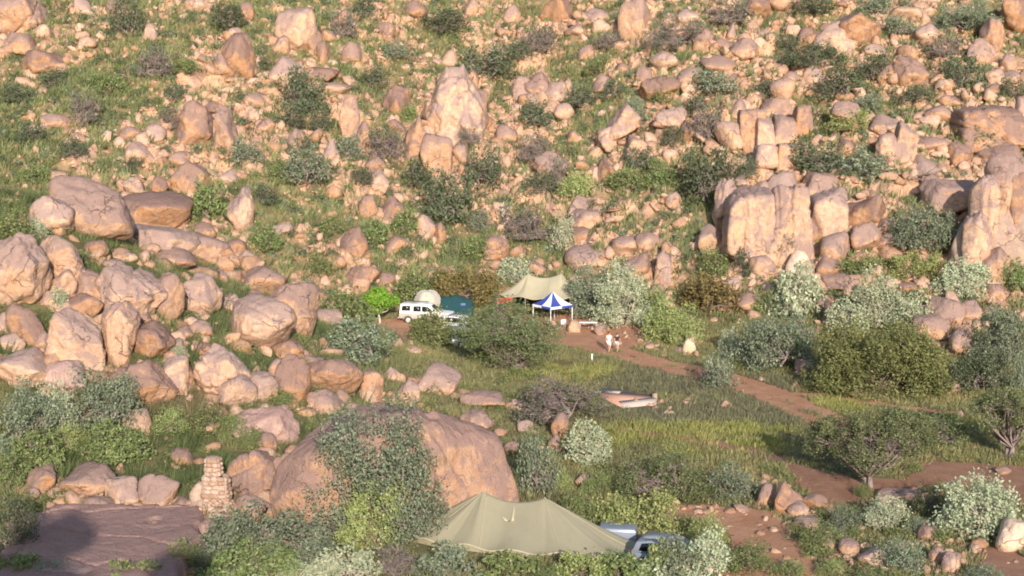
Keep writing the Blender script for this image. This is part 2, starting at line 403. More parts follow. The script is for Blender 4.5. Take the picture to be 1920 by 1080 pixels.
def grass_tint(x, y):
    """colour of what grows at a place"""
    w = n2(x, y, 7, 71, 3); v = n2(x, y, 2.2, 72, 2)
    hill = sstep(-3, 4, y - toe(x)); spur = sstep(1.0, 2.6, splus(-x - 7.5, 2.5) * .54) * sstep(86, 92, y) * (1 - sstep(140, 150, y))
    c = np.zeros(np.shape(x) + (3,)) + np.array((.27, .275, .135))
    c = mixa(c, (.36, .325, .155), sstep(.05, .5, w) * .9)
    c = mixa(c, (.20, .19, .11), sstep(.0, .45, -w) * .6)
    c = mixa(c, (.37, .40, .10), blob(YGW, x, y) * .5)
    c = mixa(c, (.20, .205, .13), blob(PUW, x, y) * .9)
    hc = np.zeros_like(c) + np.array((.215, .25, .12)); hc = mixa(hc, (.29, .265, .14), sstep(-.2, .5, w)); hc = mixa(hc, (.115, .15, .07), sstep(.05, .45, v) * .8)
    hc = mixa(hc, (.20, .255, .10), sstep(.2, .6, -v) * .4)
    sc2 = np.zeros_like(c) + np.array((.125, .165, .07)); sc2 = mixa(sc2, (.22, .235, .115), sstep(-.1, .5, v)); sc2 = mixa(sc2, (.15, .24, .06), sstep(.25, .6, w) * .7); sc2 = mixa(sc2, (.24, .19, .12), sstep(.3, .6, -w) * .7)
    c = c * (1 - hill[..., None]) + hc * hill[..., None]
    return c * (1 - spur[..., None]) + sc2 * spur[..., None]
gt = grass_tint(GX, GY) * .62
hillm = sstep(-2, 6, GY - toe(GX))
gt = mixa(gt, (.30, .215, .125), np.clip(.15 + .62 * hillm + .3 * n2(GX, GY, 3, 81, 3), 0, .9))
gt = mixa(gt, (.40, .275, .185), sstep(.5, .85, -n2(GX, GY, 9, 101, 3) * .0 + .5 + .55 * n2(GX, GY * .7, 9, 101, 3) + .45 * n2(GX, GY, 3.2, 102, 3)) * hillm * .7)
gt = mixa(gt, (.34, .175, .105), np.clip(bare(GX, GY), 0, 1) * .9)
nxg, nyg = len(gx), len(gy)
idx = np.arange(nxg * nyg).reshape(nyg, nxg)
GF = np.stack([idx[:-1, :-1], idx[:-1, 1:], idx[1:, 1:], idx[1:, :-1]], -1).reshape(-1, 4)
ground = mk('ground', np.stack([GX, GY, GZ], -1).reshape(-1, 3), GF, M['ground'], smooth=True, attr=gt.reshape(-1, 3))
ra = ground.data.attributes.new('stony', 'FLOAT', 'POINT'); ra.data.foreach_set('value', rock_mask(GX, GY).ravel().astype(np.float32))
tag(ground, 'rocky hillside and grassy valley floor', 'ground', kind='structure')

def sheet(name, fn, bb, mat, lift, label, cat, step=.22):
    xs = np.arange(bb[0], bb[1], step); ys = np.arange(bb[2], bb[3], step); X, Y = np.meshgrid(xs, ys)
    keep = fn(X + step / 2, Y + step / 2)[:-1, :-1]
    id_ = np.arange(X.size).reshape(X.shape)
    F = np.stack([id_[:-1, :-1], id_[:-1, 1:], id_[1:, 1:], id_[1:, :-1]], -1)[keep]
    u, inv = np.unique(F, return_inverse=True)
    V = np.stack([X, Y, T(X, Y) + lift], -1).reshape(-1, 3)[u]
    o = mk(name, V, inv.reshape(-1, 4), mat, smooth=True)
    return tag(o, label, cat, kind='structure')
def bb(p, m=2): return (p[:, 0].min() - m, p[:, 0].max() + m, p[:, 1].min() - m, p[:, 1].max() + m)
def polyfn(p): return lambda x, y: inside(p, x + n2(x, y, 1.6, 44, 3) * .55, y + n2(x, y, 1.6, 44, 3) * .55)
def linefn(l, w): return lambda x, y: dline(l, x, y) + n2(x, y, 1.3, 45, 3) * .7 < w
sheet('dirt_track', lambda x, y: linefn(TRACK, 1.75)(x, y) & (dline(TRACK, x, y) + .9 * n2(x, y, 1.4, 48, 2) > -.16), bb(TRACK), M['dirt'], .028, 'pale red dirt track curving down from the camp', 'track')
sheet('side_track', lambda x, y: linefn(TRACK2, .62)(x, y) & (n2(x, y, 2.5, 46, 2) < .35), bb(TRACK2), M['dirt'], .024, 'faint dirt track below the big olive thorn bush', 'track')
sheet('meadow_path', lambda x, y: linefn(TRACK3, .6)(x, y) & (n2(x, y, 2.5, 47, 2) < .3), bb(TRACK3), M['wash'], .020, 'faint brown path crossing the meadow', 'path')
sheet('camp_clearing', polyfn(CAMPDIRT), bb(CAMPDIRT), M['dirt'], .032, 'red dirt clearing round the upper camp', 'clearing')
sheet('sandy_wash', polyfn(WASH), bb(WASH), M['wash'], .032, 'brown sandy wash beside the spreading thorn tree', 'wash')
sheet('front_clearing', polyfn(FRONT), bb(FRONT), M['dirt'], .036, 'reddish dirt clearing beside the big khaki tent', 'clearing')
sheet('corner_wash', polyfn(CORNER), bb(CORNER), M['wash'], .036, 'brown ground at the lower right corner', 'ground')

# ------------------------------------------------------------ rocks
_ico = {}
def ico(s):
    if s not in _ico:
        bm = bmesh.new(); bmesh.ops.create_icosphere(bm, subdivisions=s, radius=1)
        _ico[s] = (np.array([v.co[:] for v in bm.verts]), np.array([[v.index for v in f.verts] for f in bm.faces])); bm.free()
    return _ico[s]
def rock_verts(seed, sub, style='boulder', cracks=()):
    rg = np.random.default_rng(seed); D, F = ico(sub)
    n, p, lo, am = {'boulder': (20, 20, .74, .10), 'round': (16, 10, .82, .06), 'block': (16, 30, .72, .08), 'slab': (14, 20, .66, .08), 'wedge': (15, 28, .58, .09),
                    'dome': (9, 6, .85, .04), 'egg': (6, 4, .92, .03), 'rubble': (16, 34, .58, .14), 'peak': (20, 26, .62, .16), 'shard': (6, 40, .42, .10), 'cliff': (5, 26, .88, .05)}[style]
    Nn = rg.normal(size=(n, 3)); Nn /= np.linalg.norm(Nn, axis=1)[:, None]
    if style in ('block', 'slab', 'peak', 'cliff'):
        ax = np.array([[1, 0, .1], [-1, 0, .1], [0, -1, .15], [0, 1, .1], [0, 0, 1], [0, 0, -1.]]) + rg.normal(size=(6, 3)) * {'peak': .3, 'cliff': .09}.get(style, .2)
        ax /= np.linalg.norm(ax, axis=1)[:, None]; Nn = np.concatenate([ax, Nn])
    dd = rg.uniform(lo, 1.04, len(Nn))
    if style == 'peak': dd[4] = 1.3
    if style == 'cliff': dd[:6] = rg.uniform(.80, .90, 6)
    q = np.clip(D @ Nn.T, 0, None) / dd
    r = (np.sum(q ** p, 1) + .35 ** p) ** (-1 / p)
    r = np.minimum(r, 1.5)
    off = rg.uniform(0, 50, 3)
    rid = .35 - np.abs(noise3(D * 2.3 + off, 11)); rid2 = .35 - np.abs(noise3(D * 5.5 + off, 12))
    r = r * (1 + am * fbm(D * 1.7 + off, seed % 97, 2) - am * 1.1 * rid - am * .45 * rid2 + am * .55 * fbm(D * 4.5 + off, seed % 89 + 7, 3) + am * .26 * noise3(D * 14 + off, 5) + (am * .16 * fbm(D * 30 + off, 8, 2) if sub > 4 else 0))
    V = D * r[:, None]
    V = V - (V.max(0) + V.min(0)) / 2; V = V / (V.max(0) - V.min(0)) * 2
    tp = {'peak': .24, 'wedge': .24, 'dome': .07, 'cliff': .05, 'boulder': .08, 'rubble': .1}.get(style, 0)
    V[:, 0] *= 1 - tp * (V[:, 2] + 1) / 1.0; V[:, 0] *= 1 / (np.abs(V[:, 0]).max())
    for (nx, ny, nz, c, w, dp) in cracks:
        nn = np.array([nx, ny, nz], float); nn /= np.linalg.norm(nn)
        d = np.abs(V @ nn - c + .07 * fbm(V * 1.8 + off, 3, 3))
        V = V * (1 - dp * np.exp(-(d / w) ** 2))[:, None]
    return V, F
used_px = []     # (px,py,rw,rh) of everything set out one by one
ROCKS = []       # dicts for labelling
def size_word(s): return 'huge' if s > 8 else 'big' if s > 4.2 else 'large' if s > 3 else 'middling' if s > 2 else 'small' if s > 1.3 else 'little'
def boulder(cx, cy, w, h, style='boulder', lean=0, mat='rock', cracks=None, label=None, seed=None, depth=None, D0=None):
    seed = seed if seed is not None else int(cx * 7 + cy * 13) % 99991
    rg = np.random.default_rng(seed)
    yb = cy + h / 2 * .92
    x0, y0 = hit(cx, yb)
    if D0: y0 = D0
    far = y0 > 140
    y = y0 + (.62 if far else .30) * w / F_PX * y0 * .5
    s = y / F_PX * 1.012
    bw = w * s / 2; bd = bw * (depth or (rg.uniform(1.05, 1.3) if far else rg.uniform(.75, 1.0)))
    th = math.atan(F_PX and (cy - HOR) / F_PX)
    hh = max((h * s / 2) ** 2 - (bd * math.sin(th)) ** 2, (h * s / 2 * .6) ** 2) ** .5 / math.cos(th)
    X, Y, Z = at(cx, cy, y)
    sub = 6 if w * h > 60000 else 5 if w * h > 9000 else 4 if w * h > 2400 else 3
    if cracks is None:
        cracks = []
        if w * h > 3000:
            for k in range(rg.integers(1, 4)): cracks.append((rg.normal(), rg.normal() * .3, rg.normal() * .6, rg.uniform(-.6, .6), .032, rg.uniform(.06, .13)))
        if style == 'cliff': cracks += [(1, 0, rg.normal() * .1, c_ + rg.uniform(-.1, .1), .03, .09) for c_ in (-.45, .1, .55)] + [(0, .1, 1, rg.uniform(.2, .6), .03, .06)]
    V, F = rock_verts(seed, sub, style, cracks)
    if lean:
        a = R(lean); V = np.stack([V[:, 0] * math.cos(a) + V[:, 2] * math.sin(a), V[:, 1], -V[:, 0] * math.sin(a) + V[:, 2] * math.cos(a)], -1)
        V = V - (V.max(0) + V.min(0)) / 2; V = V / (V.max(0) - V.min(0)) * 2
    ext = 1.10
    V = V * np.array([bw, bd, hh * ext]); zc = Z - hh * (ext - 1)
    # sink the foot: stretch the lower half down to the ground where the slope falls away
    gap = (zc - hh * ext) - (float(T(X, Y - bd * .5)) - .15)
    if gap > 0:
        low = V[:, 2] < 0; V[low, 2] *= (1 + gap / (hh * ext))
    V[:, 2] += 0
    o = mk('boulder', V, F, M[mat], smooth=True, loc=(X, Y, zc))
    used_px.append((cx, cy, w / 2, h / 2))
    ROCKS.append(dict(o=o, px=cx, py=cy, w=w, h=h, s=w * s, style=style, mat=mat, label=label, y=Y))
    return o
VC = [(1, .1, .05, .02, .035, .13)]
L = 'cliff'
B, O, K, S, G, P, E, U = 'boulder', 'round', 'block', 'slab', 'wedge', 'peak', 'egg', 'rubble'
DATA = [
 # --- the near spur
 (165,388,152,108,O,12,'long humped top rock of the near ridge, highest of its boulders'),
 (284,402,144,78,O,16,'broad low rock continuing the ridge top down towards the tents'),
 (98,402,80,66,B,0,'rounded rock tucked under the ridge top, with the pale grey shrub at its foot'),
 (300,452,128,56,S,4), (387,470,94,68,O,28,'sloping round rock at the lower end of the long ridge'), (327,484,76,36,O,6), (179,465,46,28,O,0,'small isolated pale boulder in the tall green grass of the ridge'), (242,482,30,18,O,0),
 (33,505,122,126,B,0,'big rounded boulder half out of frame, orange stained at its foot'), (114,492,80,94,O,10,'round boulder split from the big one beside it by a dark crack'), (113,530,64,52,B,0),
 (170,534,58,52,K,8), (246,547,118,100,B,0,'big boulder split down its middle, in the centre of the boulder row',[(1,.05,.1,.12,.035,.16)]), (317,557,56,84,K,8,'tall pale slab-sided block beside the split boulder'),
 (377,550,70,70,K,14), (160,575,66,46,O,0), (141,634,112,110,B,4,'big dark-topped round boulder with a deep black gap beside it'), (222,624,70,110,K,14,'leaning boulder wedged against the dark-topped round one'),
 (285,635,78,66,B,-6,'pale boulder with a small orange hollow in its face'), (50,605,64,70,O,0), (5,607,38,42,B,0), (77,640,24,34,O,0), (376,616,44,30,O,10), (431,568,42,32,O,20),
 (497,527,76,54,G,-22,'pointed rock tilted up above the great round pair'), (545,582,92,94,O,8,'rear boulder of the great round pair above the bushes'), (492,608,114,100,O,0,'front boulder of the great round pair, tan and smooth'),
 (586,561,54,46,K,26,'pale smooth block leaning off the great round pair'), (608,595,64,30,S,12), (540,657,56,40,O,0), (449,395,52,82,B,30,'tall pink rock leaning beyond the end of the ridge'), (382,433,46,32,K,0), (437,464,46,32,O,0), (464,485,30,32,B,0),
 (250,350,36,36,B,0), (298,350,32,36,B,0), (362,335,66,60,K,-10), (330,650,30,30,B,0),
 (40,688,98,64,B,10,'broad orange boulder low on the spur, cut by a shadowed crack'), (123,697,82,48,S,6,None,'slab'), (267,716,114,80,B,8,'blotchy tan boulder above the grey-green thicket'), (327,701,50,64,K,6),
 (415,694,104,94,B,-4,'big blotchy boulder with a dark overhang along its base'), (445,733,68,60,B,0), (487,725,70,52,B,0), (549,713,62,90,K,2,'upright smooth block next to the black slot'), (582,682,42,30,S,0), (630,706,92,70,B,-14), (697,722,42,56,K,6),
 (607,750,66,40,S,-14), (500,796,120,70,S,-16,'purple-brown slab sloping beside the huge dome',None,'slab'), (504,832,32,42,B,0), (341,856,46,34,B,-12,'small pale rock alone in the dark green grass'),
 (473,888,98,100,O,6,'round smooth boulder between the stone chimney and the dome'), (80,897,56,50,B,0), (167,899,100,58,B,4,'wide pale boulder in the lower row, flat-bottomed'), (229,918,70,52,K,-10), (298,920,78,62,O,4,'grey-pink rounded boulder just before the stone chimney wing'), (187,944,68,30,S,0), (60,925,32,24,O,0),
 (480,947,84,46,B,0), (550,893,74,92,B,6), (118,1078,140,56,B,-8,None,None,'slab'), (365,1074,34,24,O,0), (568,930,50,44,B,0),
 # --- between dome and meadow
 (822,710,84,58,S,24,'pink slab tilted in the grass above the dome'), (767,735,42,46,B,0), (905,749,84,32,S,2,'low flat-topped slab in the grass behind the dome'), (893,790,64,42,B,0), (1050,798,34,52,B,-12), (1002,868,30,40,B,0), (1040,830,26,30,B,0), (985,800,30,26,O,0),
 (660,765,30,20,O,0),(1095,900,34,26,S,20),(1028,785,26,22,B,0),(960,838,28,22,B,0),
 # --- right outcrop
 (1362,385,50,100,P,-20,'thin leaning slab at the shaded edge of the cliff-like outcrop'), (1334,452,52,62,G,-24,'grey wedge at the foot of the leaning slab'),
 (1404,425,96,142,L,0,'main face of the cliff-like outcrop, widest block, orange stained'), (1474,416,92,140,L,0,'second block of the cliff-like outcrop, straight black joint beside it'),
 (1428,498,62,44,B,0), (1470,345,60,46,O,0,'rounded cap rock over the second cliff block'), (1427,354,40,30,O,0), (1386,342,30,28,O,0), (1396,360,36,28,B,0), (1537,348,80,50,L,0,'bread-loaf cap rock crowning the cliff-like outcrop'),
 (1552,399,76,96,L,0,'bulging block under the loaf-shaped cap rock'), (1612,398,88,74,B,8), (1521,431,32,36,K,0), (1621,442,58,54,B,0,'blunt boulder at the low end of the cliff-like outcrop'), (1566,464,58,58,E,-10,'mushroom-shaped rock below the outcrop'), (1552,501,46,42,G,0),
 (1495,495,46,50,E,16,'smooth egg-shaped pale boulder under the cliff-like outcrop',None,'pale_rock'), (1511,511,30,28,O,0), (1580,524,84,32,S,0), (1660,424,30,30,K,0), (1665,453,42,36,B,0), (1693,493,30,19,O,0), (1702,540,48,24,O,6), (1867,547,36,30,K,0),
 (1767,587,68,58,O,0,'round-topped boulder above the dark shade, near the right thicket'), (1745,616,70,52,B,10), (1825,583,52,42,B,0), (1803,641,44,50,B,20), (1687,567,30,22,O,0), (1440,543,26,24,O,0), (1402,566,52,38,K,-18), (1352,579,26,18,O,0), (1373,535,40,32,B,0),
 (1560,592,38,52,G,-16), (1540,572,36,24,O,0), (1935,412,300,280,'dome',14,'huge grey sloping rock face at the right edge',[(.9,0,.5,-.3,.018,.06),(1,0,.45,.05,.02,.07),(1,0,.3,-.6,.02,.05)],'face_rock'), (1908,455,96,114,B,-14,'bright orange buttress under the huge grey face'),
 (1776,367,96,64,B,-10,'pale block resting against the huge grey face'), (1800,292,42,46,O,0), (1870,292,88,54,B,0), (1740,316,84,50,O,0,'grey rounded rock behind the bare black tree'), (1745,347,40,44,B,0),
 # --- blocky tower
 (1408,250,44,84,L,-4), (1434,254,34,66,L,0,'grey-faced upright block at the heart of the jointed tower'), (1470,250,48,64,L,0), (1504,228,36,58,L,3), (1452,202,64,34,L,0), (1436,290,46,40,L,0), (1475,294,40,48,L,0), (1368,255,54,50,O,0),
 (1465,168,42,40,O,0), (1563,76,78,66,B,0,'large smooth pink boulder high on the slope, orange streak down one side'), (1513,72,50,38,S,18), (1605,52,88,46,B,6), (1463,8,50,34,K,0), (1416,14,58,38,B,0), (1527,143,42,38,B,0), (1663,144,38,42,O,-20), (1708,136,58,56,B,-8,'rock split into upright leaves, dark cleft at its side',[(1,0,0,-.2,.05,.16)]),
 (1892,122,28,38,O,0), (1893,148,32,30,O,0), (1866,146,34,30,O,0), (1864,168,28,20,O,0), (1838,102,52,54,B,-16), (1861,68,42,62,B,12), (1588,214,58,44,O,0), (1660,236,62,42,B,0), (1692,266,48,72,G,-10), (1663,278,42,52,B,-8), (1757,216,50,34,O,0),
 (1852,238,130,72,L,-4,'broad ridge-like rock above the huge grey face'), (1917,216,30,62,B,0), (1583,281,28,36,O,0), (1745,272,60,30,B,0), (1320,70,40,30,B,0), (1395,95,52,44,B,0), (1372,60,20,30,G,0), (1345,120,60,30,B,0), (1300,145,56,34,O,0), (1295,250,44,44,G,-20), (1385,205,36,40,B,0),
 (1740,60,44,30,B,0), (1700,25,60,22,S,0), (1908,30,60,70,B,-12), (1780,190,40,24,B,0), (1640,95,40,26,B,0),
 # --- central far slope
 (857,195,98,134,P,6,'tall sharp peaked rock standing highest in the middle of the far slope',[(1,.1,-.4,.1,.035,.09)]), (815,215,44,50,G,-8), (778,262,46,80,P,6,'upright orange fang of rock below the sharp peak'), (820,289,54,70,K,0,'square broken stump of rock beside the orange fang',[(1,0,0,.0,.04,.08)]), (862,288,28,32,B,0),
 (1189,38,54,74,E,-4,'smooth egg-like boulder near the top of the view'), (1043,16,58,62,B,0), (884,16,28,42,G,0), (743,192,46,60,B,0), (655,222,36,84,G,24), (682,255,24,50,G,20),
 (975,166,46,42,U,0), (1010,160,50,48,U,0), (1045,176,46,42,U,0), (1000,188,60,26,U,0), (1057,208,34,28,O,0), (1168,225,64,58,U,-10), (1192,282,62,52,G,-20), (1148,258,56,40,U,-12), (1143,321,46,60,G,-12,'pale wedge of rock with a dark joint, on the middle slope'), (1035,314,68,60,B,0,'broad pinkish boulder behind the grey dead bush'),
 (1168,128,28,19,O,0), (1133,157,36,30,B,0), (1238,166,68,42,B,0), (1207,140,30,30,B,0), (1243,113,46,30,B,0), (1257,222,62,42,B,0), (1075,258,26,24,B,0), (703,306,36,24,O,0),
 (1090,388,52,44,B,0), (1100,412,64,42,B,0,'middle rock of the pile above the silver thicket'), (1095,440,50,32,B,0), (1104,484,90,48,O,0,'wide smooth rock at the bottom of the pile above the silver thicket'), (930,468,50,58,B,0,'pinkish boulder standing above the brown-olive bush'), (1007,503,42,32,O,16,'boulder just above the upper khaki tent'), (822,438,34,46,G,0), (800,426,40,48,B,0), (733,391,56,50,B,0),
 (663,458,48,62,B,-10), (745,458,44,32,O,10), (682,518,60,44,G,12,'slanting rock above the bright green tree'), (725,523,32,24,O,0), (803,515,28,26,O,0), (833,508,30,18,O,0), (1263,378,34,38,O,0), (1233,546,36,28,G,0), (1242,505,32,72,K,8,'narrow standing slab with a black joint, by the silver thicket'), (1200,502,72,62,U,-8), (1140,404,22,17,O,0), (708,342,42,46,B,0), (1215,455,50,40,U,0),(1170,460,50,36,U,0),
 # --- upper left slope
 (556,60,72,82,B,0,'tall block-shaped rock with a flat top and orange stained side'), (446,106,60,80,B,6,'rounded tower rock of the upper slope'), (540,136,68,54,B,0), (603,98,30,38,B,0), (598,140,70,26,S,34), (625,168,60,24,S,38), (365,232,66,82,P,10,'twin-humped rock in the upper slope, the larger half'), (425,245,48,90,P,-8,'narrower partner of the twin-humped rock, thinning downwards'),
 (395,202,40,26,U,0), (85,118,78,44,B,-4,'long flat boulder on the upper slope'), (36,83,68,42,G,-22), (26,24,108,80,B,-10,'big streaked boulder in the top corner'), (157,12,30,28,O,0), (373,12,48,30,O,0), (283,62,24,32,G,0), (557,264,38,42,G,-8), (622,286,32,46,B,-14), (593,253,24,24,O,0), (463,22,26,34,B,0),
 (105,120,40,24,B,0), (215,15,40,24,B,0), (165,80,34,24,B,0), (105,228,56,28,B,0), (290,250,44,34,B,0), (245,252,44,28,B,-8), (265,290,54,44,B,0), (340,300,36,30,B,0), (150,260,30,24,B,0),(480,190,40,30,B,0),(500,235,40,26,B,0),
 (720,60,40,34,B,0), (780,20,40,36,B,0), (640,40,30,44,B,0), (960,28,30,36,B,0), (1080,60,40,28,B,0), (1100,100,30,26,B,0), (660,100,36,40,B,0), (910,235,40,34,B,0), (950,250,36,30,B,0), (1120,30,44,26,B,0), (1290,30,36,26,B,0), (690,385,36,40,B,10),
 # --- lower right
 (1435,927,38,46,K,-4,'orange upright rock at the edge of the reddish clearing'), (1478,932,54,66,G,-4,'tallest pointed orange rock beside the reddish clearing'), (1527,940,48,32,B,0), (1497,955,42,32,B,0), (1511,981,50,28,S,10), (1553,1022,34,26,O,0), (1591,1026,40,34,O,0,'round reddish boulder in the low scrub'), (1634,1044,56,42,G,18), (1758,1040,34,34,K,0), (1782,1055,34,40,K,0),
 (1509,686,38,28,O,0,'boulder half under the shade of the big olive thorn bush'), (1783,723,36,26,K,0), (1604,733,26,16,O,0), (1292,650,24,30,B,0,'upright pale rock beside the dirt track',None,'pale_rock'), (1297,634,18,22,O,0,'small pale rock balanced on the upright one beside the track',None,'pale_rock'), (1278,655,18,12,O,0), (1880,882,30,16,O,0), (1390,952,28,16,O,0), (1685,925,100,26,S,0), (1905,1003,84,60,O,0,'pale smooth rock at the edge of the brown wash',None,'pale_rock'), (1740,1000,40,30,B,0), (1125,618,24,22,U,0,'heap-like brown rock beside the camp table'), (1076,612,24,24,K,0,'pale squarish rock between gazebo and camp table',None,'pale_rock'),
 (1218,650,18,12,O,0),(1180,1000,60,26,B,0),(340,945,40,26,B,0),
]
fy_ = hit(1850, 512)[1]
NEARER = {(1830, 440): fy_ - 2.0, (1868, 486): fy_ - 2.4, (1888, 322): fy_ + .6, (1912, 372): fy_ - .6, (1846, 358): fy_ - .4}
DATA += [(1830,440,56,92,B,-10), (1868,486,64,50,B,0), (1888,322,80,66,B,0), (1912,372,60,96,L,4), (1846,358,50,60,B,-8),
 (826,222,50,66,B,-8), (893,214,40,84,K,6), (842,156,40,46,B,0), (880,148,36,34,B,0), (590,78,30,50,B,0), (528,86,30,36,B,0), (470,124,34,44,B,0), (420,122,34,42,B,0), (445,66,34,26,B,0),
 (70,968,90,26,S,4,None,None,'slab'), (330,975,90,30,S,-3,None,None,'slab'), (240,958,70,20,S,2), (395,990,50,34,B,0,None,None,'slab'), (55,1000,50,30,B,0,None,None,'slab'), (300,1062,120,44,S,0,None,None,'slab'),
 (200,650,34,34,B,0), (345,625,30,26,O,0), (100,560,40,30,B,0), (215,500,44,26,O,0), (20,640,36,30,B,0), (265,590,40,30,B,0), (345,700,34,40,B,0), (385,655,34,26,B,0), (520,690,36,34,B,0), (480,560,36,34,B,0), (410,520,34,26,B,0), (640,740,30,24,B,0), (180,740,40,30,B,0), (735,700,30,26,B,0)]
for d in DATA:
    d = list(d)
    g_ = 1.13 if d[1] < 300 or (d[0] < 720 and d[1] < 770) else 1.05
    d[2] *= g_; d[3] *= g_ * .98
    if len(d) == 8 and isinstance(d[7], str): d = d[:7] + [None, d[7]]
    d = d + [None] * (9 - len(d))
    boulder(d[0], d[1], d[2], d[3], d[4], d[5] or 0, label=d[6], cracks=d[7], mat=d[8] or 'rock', depth=.5 if d[2] > 250 else None, D0=NEARER.get((int(round(d[0])), int(round(d[1])))))
boulder(750, 935, 470, 372, 'dome', 2, D0=85.5, label='huge dome-shaped boulder behind the big khaki tent', depth=.62, seed=4, mat='dome_rock',
        cracks=[(1, .0, .25, .42, .025, .035), (.8, .1, -.3, -.55, .03, .03), (1, 0, .5, .62, .02, .03)])

# flat varnished slab in the lower left corner
SLAB = world_poly([(95, 963), (300, 961), (372, 968), (385, 1000), (370, 1060), (330, 1130), (-60, 1150), (30, 1030), (60, 985)])
def slab_rock():
    xs = np.arange(SLAB[:, 0].min() - 1, SLAB[:, 0].max() + 1, .12); ys = np.arange(SLAB[:, 1].min() - 1, SLAB[:, 1].max() + 1, .12)
    X, Y = np.meshgrid(xs, ys)
    w = n2(X, Y, 2.2, 31, 4) * .95
    ins = inside(SLAB, X + w, Y + w)
    d = dline(np.concatenate([SLAB, SLAB[:1]]), X + w, Y + w)
    top = T(X, Y) * .55 + .75 + .13 * n2(X, Y, 4.2, 32, 2) + .015 * n2(X, Y, .7, 33, 2)
    step = .05 * sstep(-.12, .12, n2(X, Y, 2.4, 34, 2)); crk = .2 * np.exp(-(n2(X, Y, 5.0, 35, 3) / .02) ** 2)
    Z = np.where(ins, T(X, Y) - .3 + (top + step - crk - T(X, Y) + .3) * sstep(0, .45, d), T(X, Y) - .3)
    id_ = np.arange(X.size).reshape(X.shape); keep = (ins[:-1, :-1] | ins[1:, 1:] | ins[1:, :-1] | ins[:-1, 1:])
    F = np.stack([id_[:-1, :-1], id_[:-1, 1:], id_[1:, 1:], id_[1:, :-1]], -1)[keep]
    u, inv = np.unique(F, return_inverse=True)
    o = mk('rock_slab', np.stack([X, Y, Z], -1).reshape(-1, 3)[u], inv.reshape(-1, 4), M['slab'], smooth=True)
    tag(o, 'wide flat purple-brown rock slab lying in shade below the stone chimney', 'rock slab')
slab_rock()

# ------------------------------------------------------------ plants
def leaves(P, Nrm, size, rg, aspect=1.7):
    n = len(P)
    rv = rg.normal(size=(n, 3)); Nn = Nrm + rv * .8; Nn /= np.linalg.norm(Nn, axis=1)[:, None] + 1e-9
    a = np.cross(Nn, rg.normal(size=(n, 3))); a /= np.linalg.norm(a, axis=1)[:, None] + 1e-9; b = np.cross(Nn, a)
    s = size * rg.uniform(.6, 1.3, n)[:, None]
    V = np.stack([P - a * s * aspect / 2, P + b * s * .5, P + a * s * aspect / 2, P - b * s * .5], 1).reshape(-1, 3)
    return V, np.arange(n * 4).reshape(n, 4)
PK = {  # leaf count per m2 of silhouette, leaf size, lobes, crown bottom, gap, twig count, trunks, droop
 'dark':   dict(d=230, s=.125, lobes=14, cb=.10, gap=-.10, tw=60, stems=4, bark='greytwig'),
 'grey':   dict(d=230, s=.13, lobes=15, cb=.08, gap=-.12, tw=40, stems=4, bark='greytwig'),
 'twig':   dict(d=110, s=.12, lobes=13, cb=.10, gap=-.05, tw=420, stems=6, bark='greytwig'),
 'silver': dict(d=250, s=.135, lobes=20, cb=.10, gap=-.08, tw=50, stems=5, bark='palebark'),
 'olive':  dict(d=330, s=.115, lobes=22, cb=.02, gap=-.25, tw=60, stems=6, bark='bark'),
 'brown':  dict(d=330, s=.115, lobes=18, cb=.02, gap=-.25, tw=120, stems=6, bark='bark'),
 'bright': dict(d=300, s=.15, lobes=12, cb=.34, gap=-.2, tw=20, stems=1, bark='palebark'),
 'mid':    dict(d=250, s=.12, lobes=16, cb=.06, gap=-.12, tw=60, stems=5, bark='bark'),
 'thorn':  dict(d=400, s=.092, lobes=24, cb=.06, gap=-.02, tw=260, stems=5, bark='greytwig'),
 'yellow': dict(d=250, s=.12, lobes=16, cb=.04, gap=-.14, tw=40, stems=5, bark='bark'),
}
